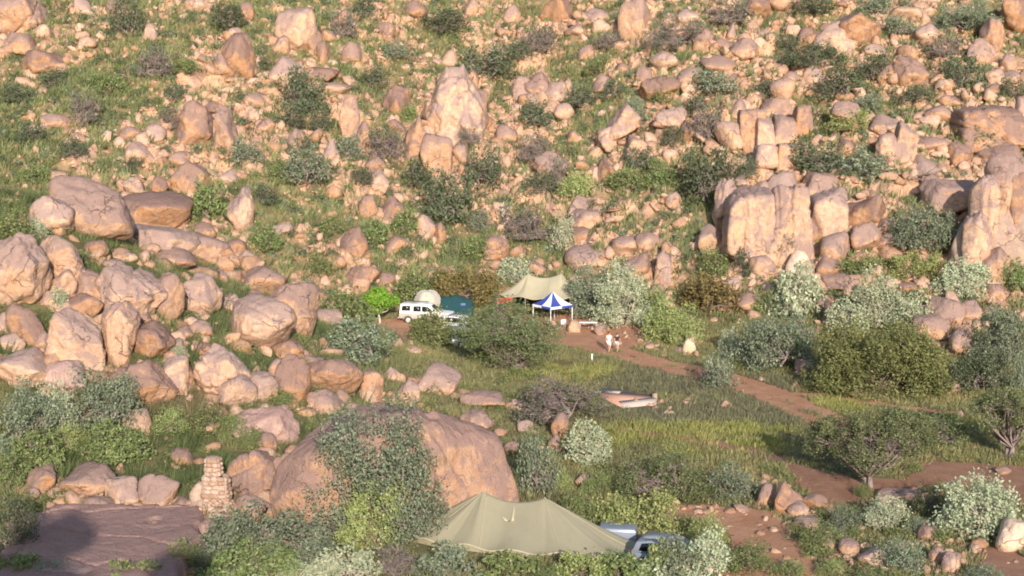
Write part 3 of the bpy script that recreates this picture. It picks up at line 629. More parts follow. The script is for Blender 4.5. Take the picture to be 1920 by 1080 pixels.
def plant_arrays(kind, W, D, H, seed, tree=False, spread=None, lm=1.0, dens=1.0, cbt=.25):
    """crown quads and stem mesh builder, base at the origin"""
    k = PK[kind]; rg = np.random.default_rng(seed)
    cb = (cbt if tree else 0) * H
    hc = (H - cb) / 2; cen = np.array([0, 0, cb + hc])
    ax = np.array([W / 2, D / 2, hc])
    nl = int(k['lobes'] * (1.25 + .08 * W)); 
    dirs = rg.normal(size=(nl, 3)); dirs[:, 2] = np.abs(dirs[:, 2]) * 1.0 - (.45 if tree else .75); dirs /= np.linalg.norm(dirs, axis=1)[:, None]
    lc = cen + dirs * ax * rg.uniform(.42, .74, nl)[:, None]
    lr = np.minimum(ax.mean(), hc * 1.25) * rg.uniform(.20, .44, nl)
    if not tree:
        m_ = int(nl * .55); a_ = rg.uniform(0, 6.28, m_); rr_ = min(hc * .62, .26 * W) * rg.uniform(.55, 1.0, m_)
        lc = np.concatenate([lc, np.stack([np.cos(a_) * W / 2 * .68, np.sin(a_) * D / 2 * .68, rr_ * .75], -1)]); lr = np.concatenate([lr, rr_])
    lc = np.concatenate([lc, [cen]]); lr = np.append(lr, hc * .55)
    n = int(k['d'] * W * H * dens * 1.9 / lm ** 1.7)
    pick = rg.choice(len(lr), n, p=lr ** 2 / np.sum(lr ** 2))
    dv = rg.normal(size=(n, 3)); dv /= np.linalg.norm(dv, axis=1)[:, None]
    rad = lr[pick] * (.45 + .55 * rg.uniform(size=n) ** .4) * (1 + .35 * noise3(dv * 2.2 + pick[:, None] * 3.7, 9))
    flat = np.array([1.1, 1.1, .92])
    P = lc[pick] + dv * rad[:, None] * flat
    f = max(1.1, 3.2 / max(W, 1) ** .3)
    keep = (noise3(P * f + seed % 31, 4) + .5 * noise3(P * f * 2.6, 6) > k['gap'] - .02) & (P[:, 2] > .02)
    P = P[keep]; dv = dv[keep]
    if kind in ('olive', 'brown'): dv = dv * .5 + np.array([0, 0, .6])
    V, F = leaves(P, dv, k['s'] * lm, rg, 1.9 if kind in ('olive', 'mid', 'brown') else 1.5)
    mb = MB()
    st = 1 if tree and kind == 'bright' else (2 if tree else k['stems'])
    tr = .035 * H if tree else .018 * H + .01
    tops = []
    for i in range(st):
        a = rg.uniform(0, 6.28); b0 = np.array([math.cos(a), math.sin(a), 0]) * (.05 * W if not tree else .03 * W * (st > 1))
        th = cb * 1.15 if tree else max(cb, .22 * H)
        t1 = b0 * (2.2 if tree else 4) + np.array([rg.normal() * .03 * W, rg.normal() * .03 * W, th])
        mb.tube([b0 + [0, 0, -.15], b0 * 1.3 + (t1 - b0) * .45 + [0, 0, 0], t1], [tr * 1.35, tr, tr * .8], 6); tops.append(t1)
    order = rg.permutation(len(lc))[:nl]
    for j in order:
        s0 = tops[int(rg.integers(len(tops)))]; e = lc[j]; mid = (s0 + e) / 2 + rg.normal(size=3) * .05 * W; mid[2] = max(mid[2], .1)
        mb.tube([s0, mid, e], [tr * .6, tr * .4, tr * .2], 4, cap=False)
    ntw = int(k['tw'] * max(1, W / 4) * (1 if not tree else 1.4))
    for j in range(ntw):
        q = int(rg.integers(len(lc))); d = rg.normal(size=3); d[2] = abs(d[2]) * .8 - .2; d /= np.linalg.norm(d)
        e = lc[q] + d * lr[q] * rg.uniform(.7, 1.12); s0 = lc[q] - d * lr[q] * .3; e[2] = max(e[2], .05)
        mb.tube([s0, (s0 + e) / 2 + rg.normal(size=3) * .04 * lr[q] * 2, e], [.022, .016, .008], 3, cap=False)
    # fit the crown exactly into its measures
    for a_, half in ((0, W / 2), (1, D / 2)):
        lo, hi = np.percentile(V[:, a_], [.8, 99.2]); s_ = 2 * half / (hi - lo); V[:, a_] = (V[:, a_] - (lo + hi) / 2) * s_
    hi = np.percentile(V[:, 2], 99.4); V[:, 2] *= H / hi
    return V, F, mb
PROTO = {}
def proto(kind, var, near=False):
    key = (kind, var, near)
    if key not in PROTO:
        V, F, mb = plant_arrays(kind, 4.0, 3.6, 2.8, 500 + var * 17 + len(kind) * 101 + ord(kind[0]), dens=.62, lm=.72 if near else 1.0)
        PROTO[key] = (mesh_data('crown', V, F, LM[kind]), mb.data('trunk', M[PK[kind]['bark']]))
    return PROTO[key]
PLANTS = []
def plant(cx, cy, w, h, kind, label=None, tree=False, unique=None, name=None, cat=None, dens=1.0, D0=None, cbt=.25):
    seed = int(cx * 5 + cy * 11) % 99991; rg = np.random.default_rng(seed)
    x, y = hit(cx, cy + h / 2 * .9)
    if D0: y = D0
    y += w * .10 * y / F_PX
    s = y / F_PX * 1.012; X, Y, _ = at(cx, cy, y); zt = float(T(X, Y))
    Wm = w * s; Dm = Wm * .85
    ztop = at(cx, cy - h / 2, y)[2]; Hm = max(ztop - zt, .42 * Wm, .8 * h * s)
    nm = name or ('thorn_tree' if tree else 'shrub'); root = thing(nm, label or '', cat or ('tree' if tree else 'shrub'), (X, Y, zt - .03))
    if unique or (unique is None and w > 104) or tree:
        V, F, mb = plant_arrays(kind, Wm, Dm, Hm, seed, tree, dens=dens, cbt=cbt, lm=.74 if y < 100 else .88)
        mk('crown', V, F, LM[kind], root); mb.build('trunk', M[PK[kind]['bark']], root)
    else:
        cm, tm = proto(kind, int(rg.integers(3)), y < 105)
        rz = rg.uniform(0, 6.28)
        root.rotation_euler = (0, 0, rz)
        k_ = 1.12 if y > 140 else 1.0; root.scale = (Wm / 3.9 * k_, Wm / 3.9 * k_, Hm / 2.8 * k_ ** 2)
        link('crown', cm, root); link('trunk', tm, root)
    used_px.append((cx, cy, w / 2 * .8, h / 2 * .8))
    PLANTS.append(dict(o=root, px=cx, py=cy, w=w, h=h, s=Wm, kind=kind, label=label, tree=tree))
    return root
PL = [
 (570,180,86,76,'dark'), (720,275,74,54,'twig'), (653,285,50,46,'grey'), (545,228,58,44,'dark'), (458,300,60,48,'grey'), (573,328,84,70,'grey'), (160,210,54,64,'twig'), (290,125,68,62,'twig'), (235,36,60,74,'dark'), (425,42,64,42,'dark'),
 (835,50,84,40,'dark'), (910,125,94,66,'dark'), (975,108,54,38,'dark'), (1270,68,118,86,'twig','broad purple-grey twiggy bush high on the slope'), (1010,76,74,46,'twig'), (1007,216,60,48,'dark'), (1340,163,80,42,'grey'), (1440,175,62,42,'dark'), (1325,236,58,74,'twig'), (1195,215,40,50,'grey'),
 (1525,22,68,44,'dark'), (1640,16,60,40,'grey'), (1525,117,114,46,'dark'), (1575,162,84,64,'dark'), (1640,138,64,54,'dark'), (1770,99,60,48,'twig'), (1805,146,74,60,'dark'), (1815,36,114,62,'grey'), (1845,60,28,36,'dark'), (1900,172,44,38,'dark'),
 (1532,302,100,64,'dark'), (1622,320,100,62,'grey'), (1330,342,100,88,'dark','dark bush at the shaded back of the cliff-like outcrop'), (842,382,100,88,'dark','dark bush in the middle of the slope above the brown-olive bush'), (905,322,64,74,'dark'), (1002,282,68,54,'twig'), (985,430,94,64,'twig'), (1045,332,44,64,'twig'), (1055,442,46,64,'silver'),
 (1732,430,124,90,'grey','grey-green bush growing between the outcrop and the huge grey face',dict(dens=1.1)), (1830,266,84,38,'mid'), (1590,243,74,32,'yellow'), (397,387,70,74,'mid'), (645,52,44,54,'twig'), (682,16,40,38,'dark'), (1370,30,84,52,'twig'), (760,215,36,30,'mid'), (1118,130,50,30,'mid'), (1240,190,50,30,'mid'), (1690,60,50,34,'grey'),
 (1805,526,104,80,'silver','pale silvery shrub below the huge grey face',dict(unique=True)), (1495,556,88,94,'silver'), (1645,562,104,116,'silver','tall spiky silvery shrub above the big olive thorn bush',dict(unique=True)), (1705,592,90,64,'silver'), (1590,600,70,60,'silver'), (965,512,62,46,'silver'), (1108,548,88,104,'grey','grey-green tall bush nearest the blue and white gazebo',dict(unique=True)), (1170,556,112,124,'silver','large silvery bush behind the camp table',dict(unique=True)), (1367,638,40,48,'silver'),
 (873,538,132,76,'brown','broad brown-olive thorn bush above the dark green tarp tent',dict(unique=True)), (780,545,84,62,'mid'), (650,585,96,60,'mid'), (815,615,94,74,'mid','rounded bush in front of the white pickup',dict(unique=True)), (665,642,140,86,'grey','spreading grey-green bush below the bright green tree'), (560,690,50,40,'mid'),
 (1265,606,114,84,'yellow'), (1310,552,66,54,'brown'), (1220,575,50,60,'mid'), (1455,640,144,116,'grey','big grey-green bush between the track and the olive thorn bush'), (1835,692,116,94,'dark'), (1885,632,120,116,'grey'), (1350,692,60,80,'grey','small bush growing at the bend of the dirt track'), (1690,640,60,60,'mid'),
 (1103,834,88,86,'silver','round almost white shrub between the dome and the meadow',dict(unique=True)), (1050,748,176,98,'twig','grey twiggy bush sprawling at the edge of the meadow'), (1012,872,84,118,'grey'), (1240,890,172,100,'thorn','wide bush with bare twigs below the meadow'), (1372,904,104,74,'grey'), (1740,938,54,66,'dark'), (1660,962,96,66,'silver'),
 (1830,952,156,124,'silver','big round silvery shrub standing in the brown wash'), (1580,978,74,54,'grey'), (1690,1042,100,70,'grey'), (1325,992,84,64,'yellow'), (1192,968,156,84,'yellow','yellow-green bush behind the big khaki tent'), (1320,1040,96,100,'silver','pale upright shrub at the reddish clearing edge',dict(unique=True)), (1405,1046,104,64,'mid'), (1278,1052,104,96,'grey',None,dict(D0=76.3,dens=1.5,unique=True)), (1236,1050,60,80,'mid',None,dict(D0=76.4,dens=1.4,unique=True)), (1176,1072,110,66,'mid',None,dict(D0=76.0,dens=1.4,unique=True)), (1222,1076,76,56,'silver',None,dict(D0=75.7,dens=1.4,unique=True)), (1540,1008,80,58,'mid'), (1620,920,40,30,'mid'),
 (706,858,250,212,'grey','tall airy grey-green tree growing against the huge dome',dict(dens=1.05,D0=82.8)), (696,968,124,136,'yellow','yellow-green bush between the airy tree and the khaki tent',dict(unique=True)), (500,1012,250,116,'grey','wide blue-grey bush below the stone chimney'), (478,1058,190,76,'mid'), (650,1066,140,64,'silver'), (560,1075,90,44,'silver'), (380,1060,60,60,'dark'),
 (52,792,108,156,'grey'), (100,772,90,114,'silver','pale bush inside the thicket at the left edge'), (192,752,136,126,'grey','rounded grey-green bush of the left thicket'), (218,832,130,86,'mid'), (66,852,110,90,'mid'), (15,885,70,90,'mid'), (28,990,90,120,'dark'), (28,1065,110,60,'mid'), (130,820,60,60,'yellow'),
 (835,1058,130,56,'grey'), (960,1066,110,46,'mid'), (1095,1064,120,56,'yellow'), (1030,1075,70,36,'mid'), (1160,1050,60,44,'grey'), (745,1050,90,70,'twig'), (1480,1065,60,40,'mid'), (1560,1065,70,34,'yellow'), (1640,1082,80,40,'mid'), (1850,1080,90,40,'grey'), (1720,985,50,40,'grey'), (1190,905,70,50,'mid'), (1090,960,70,90,'mid'), (1120,905,60,50,'mid'), (1050,900,50,50,'yellow'),
 (68,430,44,44,'silver'), (110,565,40,56,'silver'), (330,660,40,34,'silver'), (470,820,50,44,'mid'), (520,745,70,40,'mid'), (630,990,40,40,'twig'), (1520,640,60,60,'grey'), (1395,500,40,50,'dark'), (1475,470,50,40,'dark'), (1340,500,60,50,'mid'), (1440,570,60,40,'mid'), (1345,560,90,60,'brown'), (1710,510,110,46,'yellow'), (1610,500,70,34,'mid'), (1900,520,60,50,'mid'), (1915,700,40,70,'grey'),
 (30,420,70,60,'mid'), (500,450,60,50,'mid'), (620,430,50,36,'mid'), (760,420,56,44,'mid'), (900,470,60,44,'mid'), (1180,345,70,40,'mid'), (1240,330,60,44,'mid'), (1080,350,60,50,'yellow'), (700,440,60,44,'mid'), (600,500,50,40,'mid'), (100,150,50,34,'dark'), (350,140,44,30,'mid'), (200,160,60,36,'mid'), (60,330,50,34,'mid'), (250,310,40,28,'dark'), (520,320,40,40,'mid'),
]
PL += [(962,676,110,44,'thorn'), (905,668,60,34,'mid'), (40,950,80,50,'mid'), (95,1075,90,50,'grey'), (250,1080,110,40,'mid'), (345,1040,60,70,'mid'), (330,960,50,24,'mid'), (430,560,40,40,'mid'), (300,690,40,30,'mid'), (130,480,60,40,'mid'), (390,790,90,60,'mid'), (320,790,70,60,'yellow'), (440,800,50,60,'mid'), (560,640,50,40,'mid'),
 (480,120,50,34,'dark'), (60,250,50,36,'dark'), (330,180,44,30,'dark'), (700,150,54,40,'dark'), (600,230,40,40,'dark'), (780,330,60,50,'dark'), (500,370,50,40,'dark'), (880,260,40,36,'twig'), (1090,190,60,40,'dark'), (1140,80,54,36,'twig'), (1400,330,40,40,'dark'), (1200,300,60,44,'dark'), (1260,270,40,36,'dark'), (740,100,50,34,'grey'), (560,280,44,34,'dark'), (320,230,40,40,'twig'), (30,180,60,34,'dark'), (140,300,50,34,'dark'), (1480,90,50,36,'dark'), (1620,200,60,36,'grey'), (1720,190,50,30,'dark'), (1300,200,44,34,'dark'), (1010,360,60,44,'dark'), (900,420,50,40,'grey'), (1150,170,40,30,'dark'), (680,340,40,34,'dark')]
for p in PL:
    kw = p[6] if len(p) > 6 else {}
    plant(*p[:5], label=p[5] if len(p) > 5 else None, **kw)
plant(713, 576, 66, 72, 'bright', 'small bright green tree with a pale trunk beside the white pickup', tree=True, name='tree')
plant(950, 630, 194, 134, 'thorn', 'broad thorn tree standing in front of the upper camp', tree=True, cbt=.0, dens=1.15)
plant(1652, 674, 254, 140, 'olive', 'big rounded olive-yellow thorn bush above the meadow', unique=True, cat='bush', name='thorn_bush')
plant(1638, 848, 244, 158, 'thorn', 'spreading thorn tree with a leaning trunk at the wash', tree=True, dens=1.15, cbt=.12)
plant(1772, 808, 84, 66, 'thorn', 'low thorn tree next to the spreading one, by the track', unique=True)
plant(1890, 795, 136, 150, 'thorn', 'drooping thorn tree cut by the right edge', tree=True, dens=1.05, cbt=.12)

def dead_tree(cx, cy, w, h, mat, label, seed, name='dead_tree'):
    x, y = hit(cx, cy + h / 2); s = y / F_PX; z = float(T(x, y)); rg = np.random.default_rng(seed)
    root = thing(name, label, 'dead tree', (x, y, z - .1)); H = h * s; Wd = w * s
    t = MB(); t.tube([(0, 0, 0), (.06 * Wd, 0, .3 * H), (-.05 * Wd, 0, .55 * H), (.02 * Wd, 0, H)], [.05 * H, .04 * H, .03 * H, .012 * H], 7); t.build('trunk', mat, root)
    for k in range(9):
        a = rg.uniform(0, 6.28); z0 = rg.uniform(.35, .8) * H; L = rg.uniform(.25, .5)
        e = np.array([math.cos(a) * Wd * L, math.sin(a) * Wd * L * .7, z0 + H * rg.uniform(.1, .3)]); m_ = e * .5 + np.array([0, 0, z0]) * .5 + rg.normal(size=3) * .04 * H
        b = MB(); b.tube([(0, 0, z0), m_, e], [.018 * H, .012 * H, .005 * H], 5)
        for q in range(3): b.tube([m_ * (1 - q / 4) + e * q / 4, e + rg.normal(size=3) * .12 * H], [.009 * H, .003 * H], 3, cap=False)
        b.build('branch', mat, root)
dead_tree(943, 403, 46, 52, M['palebark'], 'bleached white dead tree on the middle slope', 3)
dead_tree(1732, 345, 84, 60, M['bark'], 'bare blackish tree before the grey rounded rock', 5)
dead_tree(1725, 800, 30, 30, M['palebark'], 'pale bare branches sticking out of the spreading thorn tree', 9)
# ------------------------------------------------------------ camp: tents
def cloth_material(name, col, seam=None):
    m, nt, nd, lk = newmat(name)
    p = N(nt, 'ShaderNodeNewGeometry').outputs['Position']
    f = noise(nt, p, .7, 4, .6); g = noise(nt, p, 18, 3, .6)
    c = mixc(nt, f, tuple(v * .88 for v in col), tuple(min(1, v * 1.1) for v in col))
    c = mixc(nt, mul(nt, ramp(nt, noise(nt, p, 2.2, 5, .7), .5, .75), .25), c, tuple(v * .72 for v in col))
    b = finish(nt, c, .9, mul(nt, f, mul(nt, g, .15), 'ADD'), .35, .06, .1)
    return m
M['khaki'] = cloth_material('khaki_canvas', (.255, .24, .17)); M['khaki_light'] = cloth_material('khaki_sun_bleached', (.42, .385, .27))
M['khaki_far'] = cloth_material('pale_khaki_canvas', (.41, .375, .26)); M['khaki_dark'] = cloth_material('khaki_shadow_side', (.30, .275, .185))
M['grey_cloth'] = cloth_material('grey_tent_cloth', (.42, .39, .33)); M['teal'] = cloth_material('dark_teal_tarp', (.018, .055, .065)); M['blue_cloth'] = cloth_material('blue_cloth', (.045, .075, .33)); M['white_cloth'] = cloth_material('white_cloth', (.72, .74, .76))
M['white'] = plain('white_paint', (.78, .79, .79), .35, spec=.5, var=.03); M['dusty'] = plain('dusty_grey_paint', (.40, .36, .32), .6, var=.12)
M['silver_blue'] = plain('silver_blue_paint', (.24, .28, .34), .4, .3, .5, .05); M['glass'] = plain('dark_window_glass', (.015, .018, .02), .15, 0, .6, .05)
M['tyre'] = plain('tyre_rubber', (.03, .03, .03), .85); M['rim'] = plain('wheel_steel', (.55, .54, .52), .45, .3); M['metal'] = plain('steel_pole', (.45, .45, .44), .5, .4); M['chrome'] = plain('bumper_metal', (.35, .33, .31), .4, .5)
M['red'] = plain('red_plastic', (.42, .05, .035), .6); M['orange'] = plain('orange_plastic', (.62, .22, .07), .6); M['slate'] = plain('slate_blue_paint', (.17, .20, .27), .6); M['blue'] = plain('blue_plastic', (.10, .17, .34), .6); M['rust'] = plain('rusty_red_steel', (.38, .10, .05), .8, var=.3)
M['lamp'] = plain('lamp_glass_red', (.35, .03, .02), .3); M['clear'] = plain('lamp_glass_clear', (.7, .7, .7), .2); M['concrete'] = plain('concrete', (.42, .36, .32), .9, scale=6, var=.2); M['wood'] = plain('weathered_wood', (.36, .27, .19), .85, scale=9, var=.2)
M['skin'] = plain('skin', (.52, .32, .23), .6, var=.05); M['shirt_white'] = plain('white_shirt', (.75, .73, .71), .9, var=.06); M['shirt_black'] = plain('black_shirt', (.03, .03, .035), .9); M['shorts_light'] = plain('light_grey_shorts', (.50, .48, .47), .9); M['hair'] = plain('brown_hair', (.09, .055, .035), .8); M['shoe'] = plain('brown_shoe', (.14, .09, .06), .8)
def catmull(poly, n):
    P = np.asarray(poly, float); m = len(P); out = []
    for i in range(m):
        a, b, c, d = P[i - 1], P[i], P[(i + 1) % m], P[(i + 2) % m]
        for t in np.linspace(0, 1, n, endpoint=False):
            out.append(.5 * (2 * b + (c - a) * t + (2 * a - 5 * b + 4 * c - d) * t * t + (3 * b - a - 3 * c + d) * t ** 3))
    return np.array(out)
def canopy(P1, P2, H1, H2, border, eave, sag, wr, seed, power=1.25, smooth=10, rings=26):
    Bd = catmull(border, smooth); m = len(Bd); P1 = np.array(P1); P2 = np.array(P2); d = P2 - P1
    s = np.clip(((Bd - P1) @ d) / (d @ d), 0, 1)
    # soften so that the ends fan out of the poles
    Rf = P1 + s[:, None] * d; Hr = H1 + (H2 - H1) * s - sag * 4 * s * (1 - s)
    th = np.arange(m) * 2 * math.pi / m; V = []
    ev = eave + .10 * np.cos(th * len(border) * 1.0) 
    for j in range(rings + 1):
        t = j / rings
        xy = Rf * (1 - t) + Bd * t
        z = ev + (Hr - ev) * (1 - t) ** power
        fan = np.sin(th * 23 + 3 * np.sin(th * 5 + seed)) + .6 * np.sin(th * 41 + seed * 2) + 1.4 * np.sin(th * 9 + seed)
        z = z + wr * fan * t * (1 - t) * 2.2 + wr * 2.0 * n2(xy[:, 0] + seed, xy[:, 1], 2.4, 3, 2) * t * (1 - t) * 3
        V.append(np.stack([xy[:, 0], xy[:, 1], z], -1))
    V = np.array(V).reshape(-1, 3); id_ = np.arange((rings + 1) * m).reshape(rings + 1, m)
    nx = np.roll(id_, -1, 1)
    F = np.stack([id_[:-1], id_[1:], nx[1:], nx[:-1]], -1).reshape(-1, 4)
    return V, F, Bd, ev, Rf, Hr
def tent(name, label, P1, P2, H1, H2, border, eave, sag, wr, seed, mat, seam_mat, wall=None, walls=None, zbase=None):
    c = np.mean(border, 0); z0 = float(T(c[0], c[1])) if zbase is None else zbase
    root = thing(name, label, 'tent', (c[0], c[1], z0))
    Bp = np.array(border) - c; A1 = np.array(P1) - c; A2 = np.array(P2) - c
    V, F, Bd, ev, Rf, Hr = canopy(A1, A2, H1, H2, Bp, eave, sag, wr, seed)
    o = mk('canopy', V, F, mat, root, smooth=True); sm = o.modifiers.new('cloth', 'SOLIDIFY'); sm.thickness = .02
    m = len(Bd); rings = len(V) // m - 1; G3 = V.reshape(rings + 1, m, 3)
    for k in walls or []:                                # hem bands
        pass
    for ii in (np.linspace(0, m, 6, endpoint=False) + 7).astype(int):   # welted seams running down from the poles
        mb = MB(); pts = G3[1:, ii % m] + np.array([0, 0, .02]); mb.tube(pts, .02, 4); mb.build('seam', seam_mat, root)
    hem = MB(); ring = np.concatenate([G3[-1], G3[-1][:1]]); hem.tube(ring, .045, 5, cap=False); hem.build('hem', seam_mat, root)
    for A, Hh in ((A1, H1), (A2, H2)):
        mb = MB(); mb.tube([(A[0], A[1], -.1), (A[0], A[1], Hh + .02)], .035, 6); mb.build('pole', M['metal'], root)
    step = max(1, m // 12)
    for ii in range(0, m, step):
        q = Bd[ii]; out = q / (np.linalg.norm(q) + 1e-9) * .9
        zg = float(T(c[0] + q[0] + out[0], c[1] + q[1] + out[1])) - z0
        if eave > .8:
            mb = MB(); zq = float(T(c[0] + q[0], c[1] + q[1])) - z0; mb.tube([(q[0], q[1], zq - .1), (q[0], q[1], ev[ii])], .03, 5); mb.build('pole', M['metal'], root)
        mb = MB(); mb.tube([(q[0], q[1], ev[ii]), (q[0] + out[0], q[1] + out[1], zg)], .012, 3); mb.build('guy_rope', M['khaki_light'], root)
    return root, G3, c, z0
big, G3, tc, tz = tent('marquee_tent', 'big khaki canvas tent with two peaks in front of the huge dome', (-1.55, 83.1), (1.75, 82.6), 2.62, 2.42,
    [(-5.8, 83.7), (-4.6, 81.9), (-2.4, 80.9), (0.0, 79.95), (2.6, 79.5), (5.0, 79.3), (7.0, 80.6), (4.9, 84.2), (1.0, 86.4), (-3.2, 86.2)], .28, .40, .055, 2, M['khaki'], M['khaki_light'])
# skirt between hem and ground
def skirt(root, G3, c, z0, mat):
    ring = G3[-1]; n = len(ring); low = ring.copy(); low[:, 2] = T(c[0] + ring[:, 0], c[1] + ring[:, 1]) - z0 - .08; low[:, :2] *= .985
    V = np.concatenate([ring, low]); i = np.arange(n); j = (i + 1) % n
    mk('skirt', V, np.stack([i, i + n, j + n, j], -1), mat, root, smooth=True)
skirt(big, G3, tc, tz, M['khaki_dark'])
# sewn bleached patch with a loose flap, high on the front
def on_canopy(G3, u, t):
    m = G3.shape[1]; rr = G3.shape[0] - 1; return G3[int(round(t * rr)), int(round(u * m)) % m]
def surface_near(G3, x, y):
    P_ = G3.reshape(-1, 3); k = np.argmin((P_[:, 0] - x) ** 2 + (P_[:, 1] - y) ** 2); return P_[k]
pv = []
for (dx, dy, wd) in [(-.36, .10, .05), (-.24, -.12, .12), (-.02, -.22, .10), (.10, -.02, .06), (.20, .30, .05), (.30, .52, .02)]:
    q = surface_near(G3, -.05 - tc[0] + dx, 81.95 - tc[1] + dy); pv.append((q[0], q[1], q[2] + .05, wd))
V = []; 
for (x, y, z, wd) in pv: V += [(x - wd, y, z), (x, y - wd * .6, z + .05), (x + wd, y, z)]
F = [[3 * k + a, 3 * k + a + 1, 3 * k + a + 4, 3 * k + a + 3] for k in range(len(pv) - 1) for a in (0, 1)]
mk('vent_flap', V, F, M['khaki_light'], big, smooth=True)

far, G3f, fc, fz = tent('marquee_tent', 'pale khaki canvas tent with two peaks beyond the blue and white gazebo', (1.6, 156.6), (4.85, 156.3), 3.9, 4.0,
    [(-1.2, 155.2), (.8, 153.4), (3.4, 152.6), (5.6, 152.9), (6.3, 154.5), (6.2, 158.2), (3, 159.4), (0, 158.8)], 2.0, .42, .07, 5, M['khaki_far'], M['khaki_light'], zbase=.35)
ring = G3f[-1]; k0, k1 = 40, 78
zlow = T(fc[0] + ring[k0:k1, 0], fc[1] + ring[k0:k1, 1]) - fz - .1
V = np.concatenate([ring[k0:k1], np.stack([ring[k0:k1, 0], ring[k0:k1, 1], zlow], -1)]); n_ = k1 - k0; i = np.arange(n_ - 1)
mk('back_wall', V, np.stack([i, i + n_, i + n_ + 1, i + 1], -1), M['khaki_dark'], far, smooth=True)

def place(px, py, D=None):
    x, y = hit(px, py)
    if D: y = D; x = at(px, py, y)[0]
    return x, y, float(T(x, y))
# blue and white gazebo
def gazebo():
    x, y, z = place(1037, 607, 148.6)
    root = thing('gazebo', 'small blue and white panelled gazebo in front of the pale khaki tent', 'gazebo', (x, y + 1.9, z), R(38))
    a, e, h = 1.36, 2.0, 3.25; cor = [(-a, -a), (a, -a), (a, a), (-a, a)]
    for k in range(4):
        p, q = np.array(cor[k]), np.array(cor[(k + 1) % 4]); m_ = (p + q) / 2
        for s_, (u, v) in enumerate(((p, m_), (m_, q))):
            mt = M['blue_cloth'] if s_ == 0 else M['white_cloth']
            V, F = [], []; n = 6
            for j in range(n + 1):
                t = j / n; sag = -.16 * math.sin(math.pi * t)
                for w_ in (u, v): V.append((w_[0] * t, w_[1] * t, h + (e - h) * t + sag))
            F = [[2 * j, 2 * j + 2, 2 * j + 3, 2 * j + 1] for j in range(n)]
            mk('roof_panel', V, F, mt, root)
            V = [(u[0], u[1], e), (v[0], v[1], e), (v[0] * 1.01, v[1] * 1.01, e - .22), (u[0] * 1.01, u[1] * 1.01, e - .22)]
            mk('valance', V, [[0, 1, 2, 3]], M['white_cloth'] if s_ == 0 else M['blue_cloth'], root)
        mb = MB(); mb.box((p[0] * .97, p[1] * .97, e / 2 - .1), (.06, .06, e + .2)); mb.build('leg', M['white'], root)
        mb = MB(); mb.tube([(p[0] * .97, p[1] * .97, e - .03), (q[0] * .97, q[1] * .97, e - .03)], .02, 4); mb.build('rail', M['white'], root)
gazebo()
# grey dome tent
def dome_tent(px, py, w, h, label, mat, D, poles=3, name='dome_tent', rz=0, power=.55):
    x, y, z = place(px, py, D); s = y / F_PX; root = thing(name, label, 'tent', (x, y, z), rz)
    Rr = w * s / 2; H = h * s; n, m = 18, 48; V = []; th = np.arange(m) * 2 * math.pi / m
    for j in range(n + 1):
        t = j / n * math.pi / 2
        rr = Rr * math.cos(t) ** power * (1 + .05 * np.cos(th * 6)); V.append(np.stack([rr * np.cos(th), rr * np.sin(th) * .9, np.full(m, H * math.sin(t)) + .02 * np.sin(th * 12)], -1))
    V = np.array(V).reshape(-1, 3); id_ = np.arange((n + 1) * m).reshape(n + 1, m); nx = np.roll(id_, -1, 1)
    V[:m, 2] = -.2
    mk('tent_shell', V, np.stack([id_[:-1], nx[:-1], nx[1:], id_[1:]], -1).reshape(-1, 4), mat, root, smooth=True)
    for k in range(poles):
        i0 = k * m // (2 * poles); g = V.reshape(n + 1, m, 3); arc = np.concatenate([g[:, i0], g[::-1, (i0 + m // 2) % m]]) * 1.008
        mb = MB(); mb.tube(arc, .03, 4); mb.build('tent_pole', M['metal'], root)
    mb = MB(); mb.box((0, -Rr * .60, H * .80), (.34, .08, .16)); mb.build('vent', M['glass'], root)
    mb = MB(); mb.box((0.25, -Rr * .88, H * .28), (.75, .10, H * .5), top=.8); mb.build('doorway', M['khaki_dark'], root)
    return root
dome_tent(802, 607, 54, 47, 'grey dome tent standing directly behind the white pickup', M['grey_cloth'], 153.2)
def tarp_tent():
    x, y, z = place(850, 606, 153.5)
    root = thing('tarp_tent', 'dark teal tarp tent between grey dome tent and broad thorn tree', 'tent', (x, y, z), R(6))
    nu, nv = 18, 14; V = []
    for i in range(nu + 1):
        for j in range(nv + 1):
            u = i / nu * 2 - 1; v = j / nv * 2 - 1
            h = 2.0 * (1 - abs(v) ** 1.5) * (1 - .28 * abs(u) ** 2) * (1 + .04 * math.sin(u * 9 + v * 5)); V.append((u * 1.9, v * 1.3 * (1 - .08 * u * u), h - .05))
    F = [[i * (nv + 1) + j, (i + 1) * (nv + 1) + j, (i + 1) * (nv + 1) + j + 1, i * (nv + 1) + j + 1] for i in range(nu) for j in range(nv)]
    o = mk('tarp', V, F, M['teal'], root, smooth=True); sm = o.modifiers.new('cloth', 'SOLIDIFY'); sm.thickness = .03
    for u in (-1, 1):
        mb = MB(); mb.tube([(u * 1.8, 0, -.1), (u * 1.8, 0, 1.5)], .03, 5); mb.build('pole', M['metal'], root)
    mb = MB(); mb.box((.9, -.75, 1.15), (.5, .04, .25)); mb.build('window', M['blue'], root)
tarp_tent()

